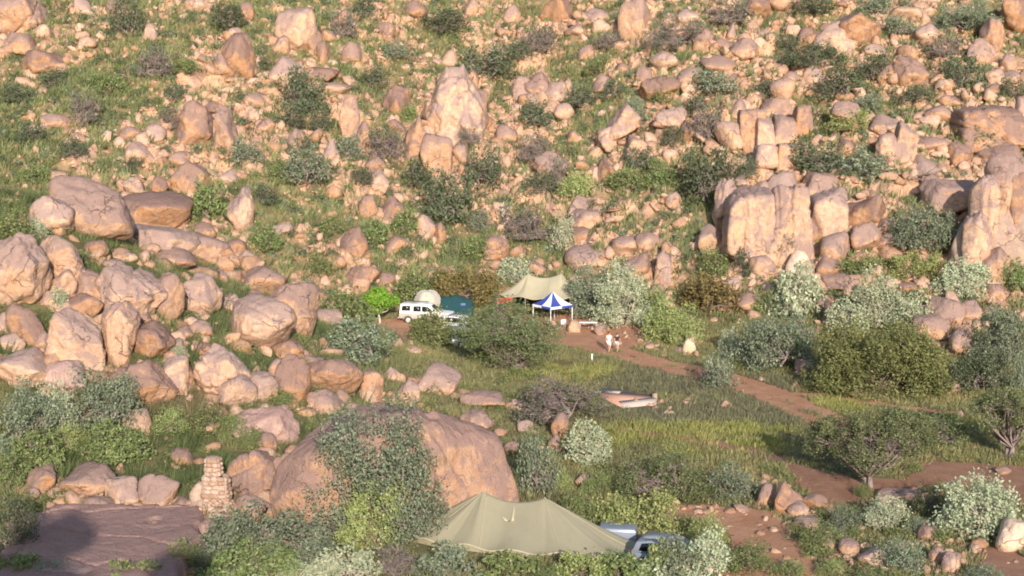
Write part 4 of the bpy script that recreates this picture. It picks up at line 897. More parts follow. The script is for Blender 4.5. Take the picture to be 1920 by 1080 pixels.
# ------------------------------------------------------------ vehicles
def prism(mb, prof, y0, y1, inset=0, zc=None):
    """side outline (x,z) swept between y0 and y1; the far rows pulled in by inset for points above zc"""
    n = len(prof); V = []
    for y in (y0, y1):
        for (x, z) in prof:
            yy = y * (1 - inset * max(0, (z - (zc or 0))) ) if zc is not None else y
            V.append((x, yy, z))
    k0 = mb.n
    mb.add(V, [[i, (i + 1) % n, n + (i + 1) % n, n + i] for i in range(n)])
    mb.f3.append(np.array([[k0, k0 + i + 1, k0 + i] for i in range(1, n - 1)])); mb.f3.append(np.array([[k0 + n, k0 + n + i, k0 + n + i + 1] for i in range(1, n - 1)]))
def car(px, py, D, rz, label, style, paint, lower, name, cat, L=None):
    x, y, z = place(px, py, D); root = thing(name, label, cat, (x, y, z), rz)
    if style == 'pickup':
        L = 5.2; w = .90
        low = [(-2.55, .52), (-2.55, 1.0), (2.45, .98), (2.6, .85), (2.6, .5)]
        upp = [(-2.53, 1.0), (-2.42, 1.90), (-.1, 1.94), (.45, 1.82), (1.25, 1.18), (2.42, 1.08), (2.5, .985)]
        wins = [[(-2.3, 1.28), (-2.22, 1.74), (-1.45, 1.76), (-1.45, 1.28)], [(-1.15, 1.22), (-1.15, 1.72), (-.42, 1.74), (-.42, 1.22)], [(-.32, 1.22), (-.32, 1.74), (.28, 1.68), (.80, 1.22)]]
        axles = (-1.65, 1.6); wr_ = .39
    elif style == 'hatch':
        w = .82
        low = [(-1.95, .35), (-2.0, .85), (1.95, .78), (2.0, .4)]
        upp = [(-1.98, .84), (-1.75, 1.38), (-.9, 1.5), (.35, 1.46), (1.05, 1.0), (1.9, .84)]
        wins = [[(-1.6, .95), (-1.45, 1.32), (-.75, 1.40), (-.75, .95)], [(-.65, .95), (-.65, 1.40), (.25, 1.38), (.78, .98)]]
        axles = (-1.25, 1.3); wr_ = .31
    else:
        w = .88
        low = [(-2.3, .45), (-2.32, 1.0), (2.2, .95), (2.3, .5)]
        upp = [(-2.3, .99), (-2.15, 1.78), (.2, 1.80), (.95, 1.10), (2.18, .97)]
        wins = [[(-2.0, 1.12), (-1.93, 1.62), (-1.1, 1.64), (-1.1, 1.12)], [(-1.0, 1.12), (-1.0, 1.64), (-.25, 1.64), (-.25, 1.12)], [(-.15, 1.12), (-.15, 1.64), (.14, 1.62), (.65, 1.14)]]
        axles = (-1.4, 1.45); wr_ = .36
    zc = low[1][1]
    b = MB(); prism(b, low, -w, w); b.build('body', lower, root, bevel=.05)
    c = MB(); prism(c, upp, -w + .01, w - .01, .14, zc); c.build('cabin', paint, root, bevel=.05)
    for wi in wins:
        for sgn in (-1, 1):
            V = []
            for off in (.0, .02):
                for (a, h) in wi: V.append((a, sgn * ((w - .01) * (1 - .14 * (h - zc)) + off), h))
            mk('window', V, [[0, 1, 2, 3], [4, 5, 6, 7], [0, 1, 5, 4], [1, 2, 6, 5], [2, 3, 7, 6], [3, 0, 4, 7]], M['glass'], root)
    # windscreen and rear glass lie just proud of the sloping ends
    def end_glass(i, nm, f=.82):
        (xa, za), (xb, zb) = upp[i], upp[i + 1]; nxx, nzz = (zb - za), -(xb - xa); l = math.hypot(nxx, nzz); s_ = -1 if nxx * (1 if i > 1 else -1) < 0 else 1
        ox, oz = nxx / l, nzz / l
        if oz < 0: ox, oz = -ox, -oz
        V = []
        for t in (.12, .9):
            X, Z = xa + (xb - xa) * t + ox * .025, za + (zb - za) * t + oz * .025; hw = w * f * (1 - .14 * (Z - zc))
            V += [(X, -hw, Z), (X, hw, Z)]
        mk(nm, V, [[0, 1, 3, 2]], M['glass'], root)
    end_glass(len(upp) - 4 if style == 'pickup' else len(upp) - 3, 'windscreen')
    (xa, za), (xb, zb) = upp[0], upp[1]
    V = [(xa + (xb - xa) * t - .03, sg * w * .78, za + (zb - za) * t) for t in (.35, .88) for sg in (-1, 1)]
    mk('rear_window', V, [[0, 1, 3, 2]], M['glass'], root)
    for ax in axles:
        for sgn in (-1, 1):
            t = MB(); t.tube([(ax, sgn * (w - .16), wr_), (ax, sgn * (w - .13), wr_), (ax, sgn * (w + .02), wr_), (ax, sgn * (w + .05), wr_)], [wr_ * .9, wr_, wr_, wr_ * .9], 20)
            wh = t.build('wheel', M['tyre'], root)
            r_ = MB(); r_.tube([(ax, sgn * (w + .0), wr_), (ax, sgn * (w + .06), wr_), (ax, sgn * (w + .075), wr_)], [wr_ * .62, wr_ * .62, wr_ * .30], 16); r_.build('rim', M['rim'], wh)
            a_ = MB(); th = np.linspace(.05, math.pi - .05, 9); a_.tube([(ax + math.cos(q) * wr_ * 1.2, sgn * (w + .005), wr_ + math.sin(q) * wr_ * 1.2) for q in th], .04, 4); a_.build('wheel_arch', lower, root)
    xr, xf = low[0][0], low[-1][0]
    bb_ = MB(); bb_.box((xr - .07, 0, .58), (.16, w * 1.9, .16)); bb_.build('rear_bumper', M['chrome'], root, bevel=.02)
    bb_ = MB(); bb_.box((xf + .06, 0, .55), (.16, w * 1.9, .18)); bb_.build('front_bumper', M['chrome'], root, bevel=.02)
    for sgn in (-1, 1):
        l_ = MB(); l_.box((xr - .01, sgn * w * .88, .84), (.05, .14, .24)); l_.build('tail_light', M['lamp'], root)
        l_ = MB(); l_.box((xf - .03, sgn * w * .72, .80), (.09, .26, .16)); l_.build('headlight', M['clear'], root)
        l_ = MB(); l_.box((.62 if style == 'pickup' else .5, sgn * (w + .11), zc + .18), (.12, .2, .16)); l_.build('wing_mirror', lower, root)
    for sgn in (-1, 1):
        l_ = MB(); l_.box((-.5, sgn * (w + .008), zc - .12), (.16, .03, .04)); l_.build('door_handle', M['chrome'], root)
    l_ = MB(); l_.box((-.7, 0, max(h for _, h in upp) + .05), (1.5, w * 1.3, .04)); l_.build('roof_rack', M['metal'], root)
    return root
car(801, 613, 150.2, R(-9), 'white double-cab pickup with a grey dusty lower body and canopy, in the upper camp', 'pickup', M['white'], M['dusty'], 'pickup_truck', 'pickup')
car(868, 624, 146.8, R(-35), 'small white car mostly hidden between the rounded bush and thorn tree', 'hatch', M['white'], M['white'], 'parked_car', 'car')
car(892, 655, 139.6, R(12), 'pale blue car in the deep shade under the broad thorn tree', 'suv', M['silver_blue'], M['silver_blue'], 'parked_car', 'car')
car(1262, 1072, 78.2, R(-20), 'silver-blue car half hidden in bushes beside the big khaki tent', 'hatch', M['silver_blue'], M['silver_blue'], 'parked_car', 'car')
def trailer():
    x, y, z = place(1158, 1030, 82.4); root = thing('camping_trailer', 'grey covered camping trailer just behind the big khaki tent', 'trailer', (x, y, z), R(-8))
    b = MB(); b.box((0, 0, .55), (2.0, 1.3, .5)); b.build('box', M['slate'], root, bevel=.03)
    c = MB(); c.box((0, 0, .88), (2.05, 1.42, .18), top=.9); c.build('cover', M['silver_blue'], root, bevel=.03)
    for s_ in (-1, 1):
        t = MB(); t.tube([(0, s_ * .68, .3), (0, s_ * .86, .3)], .3, 16); wh = t.build('wheel', M['tyre'], root)
        r_ = MB(); r_.tube([(0, s_ * .855, .3), (0, s_ * .88, .3)], .17, 12); r_.build('rim', M['rim'], wh)
    d = MB(); d.tube([(1.05, 0, .45), (2.0, 0, .45), (2.05, 0, .0)], .035, 6); d.build('drawbar', M['metal'], root)
trailer()

# ------------------------------------------------------------ small camp things
def table():
    x, y, z = place(1103, 622, 147.3); root = thing('camp_table', 'long pale blue-white camp table beside the heap-like rock', 'table', (x, y, z), R(-5))
    b = MB(); b.box((0, 0, .76), (1.7, .75, .05)); b.build('tabletop', M['white_cloth'], root, bevel=.01)
    for sx in (-1, 1):
        for sy in (-1, 1):
            l = MB(); l.box((sx * .75, sy * .3, .37), (.05, .05, .76)); l.build('leg', M['metal'], root)
table()
def chair(px, py, D, rz, label, mat):
    x, y, z = place(px, py, D); root = thing('camp_chair', label, 'chair', (x, y, z), rz)
    b = MB(); b.box((0, 0, .43), (.5, .48, .04)); b.build('seat', mat, root)
    b = MB(); b.add([(-.25, .24, .43), (.25, .24, .43), (.25, .36, .95), (-.25, .36, .95), (-.25, .27, .43), (.25, .27, .43), (.25, .39, .95), (-.25, .39, .95)], [[0, 1, 2, 3], [7, 6, 5, 4], [0, 4, 5, 1], [1, 5, 6, 2], [2, 6, 7, 3], [3, 7, 4, 0]]); b.build('backrest', mat, root)
    for sx in (-1, 1):
        for sy in (-1, 1):
            l = MB(); l.tube([(sx * .22, sy * .2, -.02), (sx * .22, sy * .22, .43)], .018, 5); l.build('leg', M['metal'], root)
        l = MB(); l.box((sx * .27, 0, .64), (.05, .46, .03)); l.build('armrest', M['metal'], root)
M['pink'] = plain('faded_pink_cloth', (.55, .33, .27), .9); M['beige'] = plain('beige_cloth', (.55, .45, .33), .9)
chair(1040, 611, 147.6, R(150), 'faded pink camp chair under the gazebo front', M['pink']); chair(1054, 610, 148.4, R(-160), 'white camp chair under the gazebo, next to the pink one', M['white_cloth']); chair(1030, 607, 149.4, R(90), 'beige camp chair at the back of the gazebo', M['beige'])
def barrel(px, py, D, label, mat, r, h, name='barrel', cat='barrel'):
    x, y, z = place(px, py, D); root = thing(name, label, cat, (x, y, z))
    n = 9; pts = [(0, 0, h * t) for t in np.linspace(-.03, 1, n)]; rr = [r * (1 + .07 * math.sin(math.pi * t) + (.03 if k in (3, 6) else 0)) for k, t in enumerate(np.linspace(0, 1, n))]
    b = MB(); b.tube(pts, rr, 18); b.build('drum', mat, root, smooth=False)
    l = MB(); l.tube([(0, 0, h), (0, 0, h + .05)], [r * 1.03, r * .98], 18); l.build('lid', mat, root)
barrel(953, 583, 152.4, 'orange barrel under the low side of the pale khaki tent', M['orange'], .48, 1.15)
def banner():
    x, y, z = place(947, 585, 152.9); root = thing('wind_screen', 'red cloth hanging along the low side of the pale khaki tent', 'cloth screen', (x, y, z), R(14))
    V = [(u, .05 * math.sin(u * 7), h) for h in (1.45, 2.0) for u in np.linspace(-.75, .75, 12)]; mk('cloth', V, [[i, i + 1, i + 13, i + 12] for i in range(11)], M['red'], root)
    for u in (-.75, .75):
        p = MB(); p.tube([(u, 0, -.05), (u, 0, 2.02)], .025, 5); p.build('pole', M['metal'], root)
banner()
def box_thing(px, py, D, d, label, mat, lid, name, cat, rz=0):
    x, y, z = place(px, py, D); root = thing(name, label, cat, (x, y, z), rz)
    b = MB(); b.box((0, 0, d[2] / 2 - .02), d); b.build('box', mat, root, bevel=.02)
    b = MB(); b.box((0, 0, d[2] + .02), (d[0] * 1.05, d[1] * 1.05, .06)); b.build('lid', lid, root, bevel=.01)
    h = MB(); h.tube([(-d[0] * .3, -d[1] * .55, d[2] * .7), (0, -d[1] * .62, d[2] * .78), (d[0] * .3, -d[1] * .55, d[2] * .7)], .015, 4); h.build('handle', M['metal'], root)
box_thing(962, 592, 151.0, (.45, .4, .75), 'white gas cabinet near the orange barrel', M['white'], M['white'], 'cabinet', 'cabinet')
box_thing(935, 600, 150.2, (.35, .35, .6), 'small white water drum beside the thorn tree crown', M['white'], M['white'], 'water_can', 'water can')
box_thing(632, 926, 87.6, (.6, .4, .42), 'white cooler box between the dome and the airy tree', M['white'], M['white_cloth'], 'cooler_box', 'cooler', .3)
box_thing(612, 944, 86.8, (.7, .45, .34), 'red crate on the dirt beside the white cooler box', M['rust'], M['rust'], 'crate', 'crate', -.2)
box_thing(806, 976, 86.8, (.5, .35, .35), 'small white box at the foot of the dome by the khaki tent', M['white'], M['white'], 'cooler_box', 'cooler', .1)
box_thing(790, 980, 86.4, (.6, .4, .3), 'red crate at the foot of the dome by the khaki tent', M['red'], M['rust'], 'crate', 'crate', .4)
def bench():
    x, y, z = place(1522, 636, 140.0); root = thing('bench', 'rusty red bench at the side of the big grey-green bush', 'bench', (x, y, z), R(4))
    s = MB(); s.box((0, 0, .48), (1.35, .42, .07)); s.build('seat', M['rust'], root)
    s = MB(); s.box((0, .22, .82), (1.35, .05, .34)); s.build('backrest', M['rust'], root)
    for u in (-.55, .55):
        l = MB(); l.box((u, 0, .22), (.08, .4, .46)); l.build('leg', M['rust'], root)
bench()
def post():
    x, y, z = place(1110, 682); root = thing('marker_post', 'thin white marker post in the grass below the two walkers', 'post', (x, y, z))
    b = MB(); b.box((0, 0, .35), (.10, .10, .86)); b.build('shaft', M['white'], root); b = MB(); b.box((0, 0, .80), (.12, .12, .05), top=.6); b.build('cap', M['white'], root)
post()
# old foundation in the meadow
FOUND = world_poly([(1108, 731), (1140, 727), (1236, 744), (1234, 766), (1166, 770), (1140, 764)])
def foundation():
    P_ = world_poly([(1113, 735), (1140, 732), (1232, 748), (1228, 754), (1170, 761), (1150, 757)])
    c = P_.mean(0); z = float(T(*c)) + .03
    root = thing('concrete_foundation', 'old concrete foundation with a pinkish floor in the meadow', 'foundation', (c[0], c[1], z))
    def slab(nm, pts, h0, h1, mat):
        pts = [(p[0] - c[0], p[1] - c[1]) for p in pts]; n = len(pts); V = [(a, b, h0) for a, b in pts] + [(a, b, h1) for a, b in pts]
        mb = MB(); mb.add(V, [[i, (i + 1) % n, n + (i + 1) % n, n + i] for i in range(n)]); k = mb.n - 2 * n
        mb.f3.append(np.array([[k + n, k + n + i, k + n + i + 1] for i in range(1, n - 1)])); mb.build(nm, mat, root)
    slab('floor_slab', world_poly([(1111, 738), (1135, 732), (1234, 748), (1228, 758), (1166, 765)]), -.3, .12, M['pinkfloor'])
    slab('kerb', world_poly([(1113, 738), (1133, 733), (1165, 739), (1160, 742), (1128, 738), (1120, 741)]), -.3, .19, M['concrete'])
    slab('kerb', world_poly([(1160, 758), (1228, 750), (1232, 754), (1226, 759), (1168, 766)]), -.3, .19, M['concrete'])
    slab('step', world_poly([(1224, 745), (1232, 747), (1232, 753), (1223, 751)]), -.3, .42, M['wood'])
M['pinkfloor'] = plain('pinkish_screed', (.50, .29, .21), .9, var=.2)
foundation()

# stone chimney
def chimney():
    x, y, z = place(402, 962, 87.3); rg = np.random.default_rng(5)
    root = thing('stone_chimney', 'stepped stone fireplace and chimney of stacked blocks beside the round smooth boulder', 'chimney', (x, y, z + .05), R(-6))
    co = MB(); co.box((0, 0, .35), (1.85, 1.1, .8)); co.box((.15, .0, 1.15), (1.38, .94, 1.5)); co.box((.02, 0, 2.35), (.68, .64, 1.0)); co.build('mortar_core', M['mortar'], root)
    ms = []
    for q in range(6):
        V, F = rock_verts(900 + q, 2, 'block'); ms.append(mesh_data('stone', V * .5, F, M['stone_block'], smooth=False))
    def course(w, d, z0, h, n, m_, cx=0):
        out = []
        for side in range(4):
            ln = w if side % 2 == 0 else d; k = n if side % 2 == 0 else m_
            cuts = np.cumsum(np.r_[0, rg.uniform(.7, 1.3, k)]); cuts = (cuts / cuts[-1] - .5) * ln
            for i in range(k):
                c_ = (cuts[i] + cuts[i + 1]) / 2; lw = (cuts[i + 1] - cuts[i]) * 1.03
                o = link('stone', ms[int(rg.integers(6))], root)
                off = rg.uniform(-.03, .03)
                if side % 2 == 0: o.location = (cx + c_, (-1 if side == 0 else 1) * (d / 2 + off), z0 + h / 2); o.rotation_euler = (0, 0, rg.normal() * .05)
                else: o.location = (cx + (1 if side == 1 else -1) * (w / 2 + off), c_, z0 + h / 2); o.rotation_euler = (0, 0, math.pi / 2 + rg.normal() * .05)
                o.scale = (lw * rg.uniform(1.0, 1.2), rg.uniform(.24, .42), h * rg.uniform(1.1, 1.42)); o.rotation_euler.y = rg.normal() * .07
    zc = -.1
    for k, (w, d, h, n, m_, cx) in enumerate([(2.0, 1.25, .30, 5, 3, 0), (1.95, 1.2, .26, 5, 3, 0), (1.7, 1.1, .22, 4, 3, .05)] + [(1.36 - .03 * i, .92, .245, 3, 2, .15) for i in range(6)] + [(.66, .62, .25, 2, 2, .02) for i in range(4)]):
        if k > 1: pass
        course(w, d, zc, h, n, m_, cx); zc += h
    cp = link('stone', ms[1], root); cp.location = (0.02, 0, zc + .02); cp.scale = (.8, .75, .14)
    wg = MB(); V, F = rock_verts(77, 3, 'block'); mk('wing_stone', V * np.array([.42, .4, .85]) + np.array([-.98, .1, .9]), F, M['stone_block'], root, smooth=True)
    V, F = rock_verts(78, 2, 'slab'); mk('hearth_stone', V * np.array([1.1, .42, .16]) + np.array([.1, -.8, .12]), F, M['stone_block'], root)
    for (a, b, c_, s_) in [(-1.3, -.4, .3, .42), (-1.75, -.2, .15, .36), (-.85, -.65, .25, .3), (-1.45, .2, .35, .4), (-2.1, 0, .1, .3)]:
        V, F = rock_verts(int(80 + a * 10), 2, 'rubble'); mk('stone', V * s_ * np.array([1, .9, .7]) + np.array([a, b, c_]), F, M['stone_block'], root)
M['mortar'] = plain('mortar', (.40, .29, .23), .95, scale=8, var=.2)
M['stone_block'] = rock_material('hewn_granite', (.50, .335, .24), (.60, .44, .33), (.38, .28, .25), (.52, .31, .17), .35)
chimney()

# ------------------------------------------------------------ people
def skin_mesh(name, pts, edges, rad, mat, root, sub=2, root_i=0):
    me = bpy.data.meshes.new(name); me.from_pydata(pts, edges, []); o = link(name, me, root)
    sk = o.modifiers.new('skin', 'SKIN'); sk.use_smooth_shade = True
    for i, r_ in enumerate(rad): me.skin_vertices[0].data[i].radius = (r_, r_ * .85) if not isinstance(r_, tuple) else r_
    me.skin_vertices[0].data[root_i].use_root = True
    ss = o.modifiers.new('sub', 'SUBSURF'); ss.levels = ss.render_levels = sub
    me.materials.append(mat); return o
def person(px, py, rz, label, H, shirt, lower, stride, skirt=False):
    x, y, z = place(px, py); root = thing('person', label, 'person', (x, y, z + .02), rz); k = H / 1.75
    s = stride
    J = dict(pel=(0, 0, .95), sp=(0, .0, 1.15), ch=(0, .01, 1.36), nk=(0, .0, 1.50), hd=(0, -.01, 1.62), ht=(0, -.0, 1.73),
             hl=(.09, 0, .90), kl=(.10, -.16 * s, .50), al=(.10, .02 - .20 * s + .02, .09), tl=(.11, -.16 - .20 * s, .045),
             hr=(-.09, 0, .90), kr=(-.10, .02 * s - .04, .49), ar=(-.10, .26 * s, .12), tr=(-.11, .26 * s - .16, .045),
             sl=(.18, 0, 1.42), el=(.25, .10 * s, 1.14), wl=(.26, .02 + .02 * s, .90), fl=(.26, -.03, .80),
             sr=(-.18, 0, 1.42), er=(-.25, -.02 * s, 1.14), wr=(-.25, -.16 * s, .92), fr=(-.25, -.22 * s, .83))
    names = list(J); idx = {n: i for i, n in enumerate(names)}
    E_ = [('pel', 'sp'), ('sp', 'ch'), ('ch', 'nk'), ('nk', 'hd'), ('hd', 'ht'), ('pel', 'hl'), ('hl', 'kl'), ('kl', 'al'), ('al', 'tl'), ('pel', 'hr'), ('hr', 'kr'), ('kr', 'ar'), ('ar', 'tr'), ('ch', 'sl'), ('sl', 'el'), ('el', 'wl'), ('wl', 'fl'), ('ch', 'sr'), ('sr', 'er'), ('er', 'wr'), ('wr', 'fr')]
    rd = dict(pel=.14, sp=.12, ch=.145, nk=.055, hd=.10, ht=.075, hl=.095, kl=.06, al=.04, tl=.035, hr=.095, kr=.06, ar=.04, tr=.035, sl=.065, el=.045, wl=.03, fl=.035, sr=.065, er=.045, wr=.03, fr=.035)
    P_ = [tuple(c * k for c in J[n]) for n in names]
    skin_mesh('body', P_, [(idx[a], idx[b]) for a, b in E_], [rd[n] * k for n in names], M['skin'], root)
    for sg, h, w_ in ((1, 'fl', 'wl'), (-1, 'fr', 'wr')):
        b = np.array(J[h]) * k
        for q in range(5):
            o_ = (q - 2) * .016; dd = np.array([0, o_, -.075 - .01 * (2 - abs(q - 2))]) if q < 4 else np.array([-.03 * sg, -.03, -.045])
            skin_mesh('finger', [tuple(b + [0, o_ * .8, -.01]), tuple(b + dd * .6), tuple(b + dd + [-.012 * sg, 0, 0])], [(0, 1), (1, 2)], [.009, .008, .007], M['skin'], root, 1)
    sn = ['pel', 'sp', 'ch', 'sl', 'sr', 'mel', 'mer']; J['mel'] = tuple((a * .45 + b * .55) for a, b in zip(J['sl'], J['el'])); J['mer'] = tuple((a * .45 + b * .55) for a, b in zip(J['sr'], J['er']))
    ii = {n: i for i, n in enumerate(sn)}
    skin_mesh('shirt', [tuple(c * k for c in J[n]) for n in sn], [(ii[a], ii[b]) for a, b in [('pel', 'sp'), ('sp', 'ch'), ('ch', 'sl'), ('ch', 'sr'), ('sl', 'mel'), ('sr', 'mer')]], [.155 * k, .15 * k, .165 * k, .085 * k, .085 * k, .07 * k, .07 * k], shirt, root)
    J['ml'] = tuple(a * .25 + b * .75 for a, b in zip(J['hl'], J['kl'])); J['mr'] = tuple(a * .25 + b * .75 for a, b in zip(J['hr'], J['kr']))
    sn = ['pel', 'hl', 'hr', 'ml', 'mr']; ii = {n: i for i, n in enumerate(sn)}
    skin_mesh('shorts', [tuple(c * k for c in J[n]) for n in sn], [(0, 1), (0, 2), (1, 3), (2, 4)], [.16 * k, .12 * k, .12 * k, .105 * k, .105 * k], lower, root)
    V, F = rock_verts(3, 3, 'egg'); hv = V * np.array([.105, .115, .10]) * k + np.array([0, .02, 1.685]) * k; hv[:, 2] = np.maximum(hv[:, 2], 1.60 * k + .6 * np.clip(-(hv[:, 1] - .0), 0, 1)); mk('hair', hv, F, M['hair'], root, smooth=True)
    V, F = ico(1); mk('nose', V * np.array([.014, .02, .022]) * k + np.array([0, -.105, 1.63]) * k, F, M['skin'], root, smooth=True)
    for sg in (-1, 1):
        mk('eye', V * .012 * k + np.array([.036 * sg, -.092, 1.655]) * k, F, M['hair'], root, smooth=True); mk('ear', V * np.array([.012, .022, .03]) * k + np.array([.098 * sg, 0, 1.63]) * k, F, M['skin'], root, smooth=True)
    mk('mouth', V * np.array([.028, .008, .007]) * k + np.array([0, -.098, 1.588]) * k, F, M['lamp'], root, smooth=True)
    for a, t in (('al', 'tl'), ('ar', 'tr')):
        A, B_ = np.array(J[a]) * k, np.array(J[t]) * k
        b = MB(); b.box(((A[0] + B_[0]) / 2, (A[1] + B_[1]) / 2, (A[2] + B_[2]) / 2 - .02), (.105 * k, .28 * k, .085 * k), top=.8); b.build('shoe', M['shoe'], root, bevel=.02)
person(1142, 662, R(150), 'person in white shirt and white shorts walking on the dirt track', 1.80, M['shirt_white'], M['shirt_white'], 1.0)
person(1157, 661, R(158), 'person in black shirt and light shorts walking on the dirt track', 1.66, M['shirt_black'], M['shorts_light'], 1.2)
# ------------------------------------------------------------ rubble, tufts and low growth
rs = np.random.default_rng(11)
CXH = math.tan(math.atan(W_PX / 2 / F_PX))
def in_view(x, y, m=5): return np.abs(x) < y * CXH * 1.02 + m
def rand_area(n, y0, y1, m=5):
    y = np.sqrt(rs.uniform(y0 ** 2, y1 ** 2, n)); x = rs.uniform(-1, 1, n) * (y * CXH * 1.02 + m); return x, y
def blocked(x, y, z, k=.8):
    px, py = project(x, y, z); r = np.zeros(len(px), bool); U_ = np.array(used_px)
    for i in range(0, len(px), 2000):
        a = (px[i:i + 2000, None] - U_[:, 0]) / (U_[:, 2] * k); b = (py[i:i + 2000, None] - U_[:, 1]) / (U_[:, 3] * k)
        r[i:i + 2000] = ((a * a + b * b) < 1).any(1)
    return r
def zone_hill(x, y): return sstep(-1, 5, y - toe(x))
def zone_spur(x, y): return sstep(.8, 2.4, splus(-x - 7.5, 2.5) * .54) * sstep(85, 91, y) * (1 - sstep(134, 148, y))
def stones(name, x, y, size, tri_sub, label, mat, flat=.75, seed=0, smooth=False, zz=None):
    tm = [rock_verts(700 + seed + k, tri_sub, 'shard' if k % 3 else 'rubble') for k in range(10)]
    n = len(x); t = rs.integers(0, 10, n); a = rs.uniform(0, 6.28, n); Vs, Fs, off = [], [], 0
    sx = size * rs.uniform(.65, 1.45, n) / 2; sy = size * rs.uniform(.6, 1.2, n) / 2; sz = size * rs.uniform(.4, 1.2, n) / 2 * flat / .75
    z = (T(x, y) if zz is None else zz) + sz * rs.uniform(-.3, .35, n)
    tx = rs.normal(size=n) * .35
    for k in range(10):
        q = np.where(t == k)[0]
        if not len(q): continue
        V, F = tm[k]; ca, sa = np.cos(a[q])[:, None], np.sin(a[q])[:, None]
        X = V[:, 0] * sx[q][:, None]; Y = V[:, 1] * sy[q][:, None]; Z = V[:, 2] * sz[q][:, None]
        X, Z = X + Z * tx[q][:, None], Z
        Vs.append(np.stack([X * ca - Y * sa + x[q][:, None], X * sa + Y * ca + y[q][:, None], Z + z[q][:, None]], -1).reshape(-1, 3))
        Fs.append((F[None] + (np.arange(len(q)) * len(V))[:, None, None]).reshape(-1, 3) + off); off += len(q) * len(V)
    o = mk(name, np.concatenate(Vs), np.concatenate(Fs), mat, smooth=smooth)
    return tag(o, label, 'stones', kind='stuff')
# countable middling boulders strewn on the far slope
AUTO = []
x, y = rand_area(9000, 140, 232, 0)
z = T(x, y); ok = (zone_hill(x, y) > .6) & ~blocked(x, y, z, 1.15) & (rocky(x, y) > rs.uniform(.2, .8, len(x)))
x, y, z = x[ok], y[ok], z[ok]; px, py = project(x, y, z); vis = (py > 4) & (py < 600) & (px > 6) & (px < 1914); x, y, z, px, py = (v[vis] for v in (x, y, z, px, py))
MESH = [rock_verts(300 + k, 3, ['boulder', 'block', 'round', 'wedge', 'rubble', 'boulder', 'peak', 'block'][k % 8]) for k in range(16)]
MD = [mesh_data('boulder', V, F, M['rock'], smooth=True) for V, F in MESH]
n_auto = max(0, 330 - len(ROCKS))
for i in range(len(x)):
    if len(AUTO) >= n_auto: break
    if any((px[i] - a['px']) ** 2 / 900 + (py[i] - a['py']) ** 2 / 400 < 1.2 for a in AUTO): continue
    s = rs.uniform(1.7, 2.9); k = int(rs.integers(16)); hgt = s * rs.uniform(.5, .85)
    o = link('boulder', MD[k], None, (x[i], y[i], z[i] + hgt * .08)); o.scale = (s / 2, s * .55, hgt / 2); o.rotation_euler = (0, rs.normal() * .18, rs.uniform(-.6, .6))
    ww = s * F_PX / y[i]; hh = hgt * F_PX / y[i]
    d = dict(o=o, px=px[i], py=py[i] - hh * .25, w=ww, h=hh, s=s, style='boulder', mat='rock', label=None, y=y[i]); AUTO.append(d); ROCKS.append(d); used_px.append((d['px'], d['py'], ww * .45, hh * .45))
# rubble, bigger
x, y = rand_area(46000, 138, 236, 11); z = T(x, y); r_ = rocky(x, y) * zone_hill(x, y)
ok = (rs.uniform(size=len(x)) < np.maximum(r_ ** 2.0 * .46, .07 * zone_hill(x, y))) & ~blocked(x, y, z, .75) & (bare(x, y) < .3)
x, y = x[ok], y[ok]; print('rubble', len(x))
sz_ = np.clip(rs.lognormal(-.28, .45, len(x)), .4, 2.2); bg_ = sz_ > .72
stones('rubble', x[bg_], y[bg_], sz_[bg_], 2, 'broken pinkish rubble covering the far slope', M['stone'])
stones('rubble', x[~bg_], y[~bg_], sz_[~bg_], 1, 'finer pinkish rubble between the blocks of the far slope', M['stone'], seed=30)
x, y = rand_area(52000, 138, 236, 11); z = T(x, y); r_ = np.clip(rocky(x, y) + .12, 0, 1) * zone_hill(x, y)
ok = (rs.uniform(size=len(x)) < np.maximum(r_ * .42, .16 * zone_hill(x, y))) & ~blocked(x, y, z, .6) & (bare(x, y) < .3); x, y = x[ok], y[ok]; print('small', len(x))
stones('small_stones', x, y, rs.uniform(.22, .6, len(x)), 1, 'small stones scattered between the rubble of the slope', M['stone'], seed=20)
x, y = rand_area(9000, 76, 150, 5); z = T(x, y); zs = zone_spur(x, y); ok = ((rs.uniform(size=len(x)) < zs * .22) | (rs.uniform(size=len(x)) < .012)) & ~blocked(x, y, z, .7) & (bare(x, y) < .3) & ~((np.abs(x) < 8) & (y > 77) & (y < 88)); x, y = x[ok], y[ok]; print('near stones', len(x))
stones('loose_rocks', x, y, np.clip(rs.lognormal(-.75, .5, len(x)), .2, 1.4), 2, 'loose small rocks between the boulders of the near spur', M['stone'], seed=40, smooth=True)
EG = [(1220,760),(1440,905),(1500,965),(1560,1000),(1700,1020),(1750,1060),(1400,960),(1290,950),(1120,610),(1190,640),(1260,655),(1790,1040),(1830,1010),(1890,950),(1600,1060),(1530,1050)]
cx_, cy_ = [], []
for a, b in EG:
    wx, wy = hit(a, b); m_ = 16; cx_.append(wx + rs.normal(size=m_) * 1.3); cy_.append(wy + rs.normal(size=m_) * 1.6)
stones('track_side_stones', np.concatenate(cx_), np.concatenate(cy_), rs.uniform(.18, .65, 16 * len(EG)), 2, 'small stones along the clearing edges and the wash', M['stone'], seed=60, smooth=True)

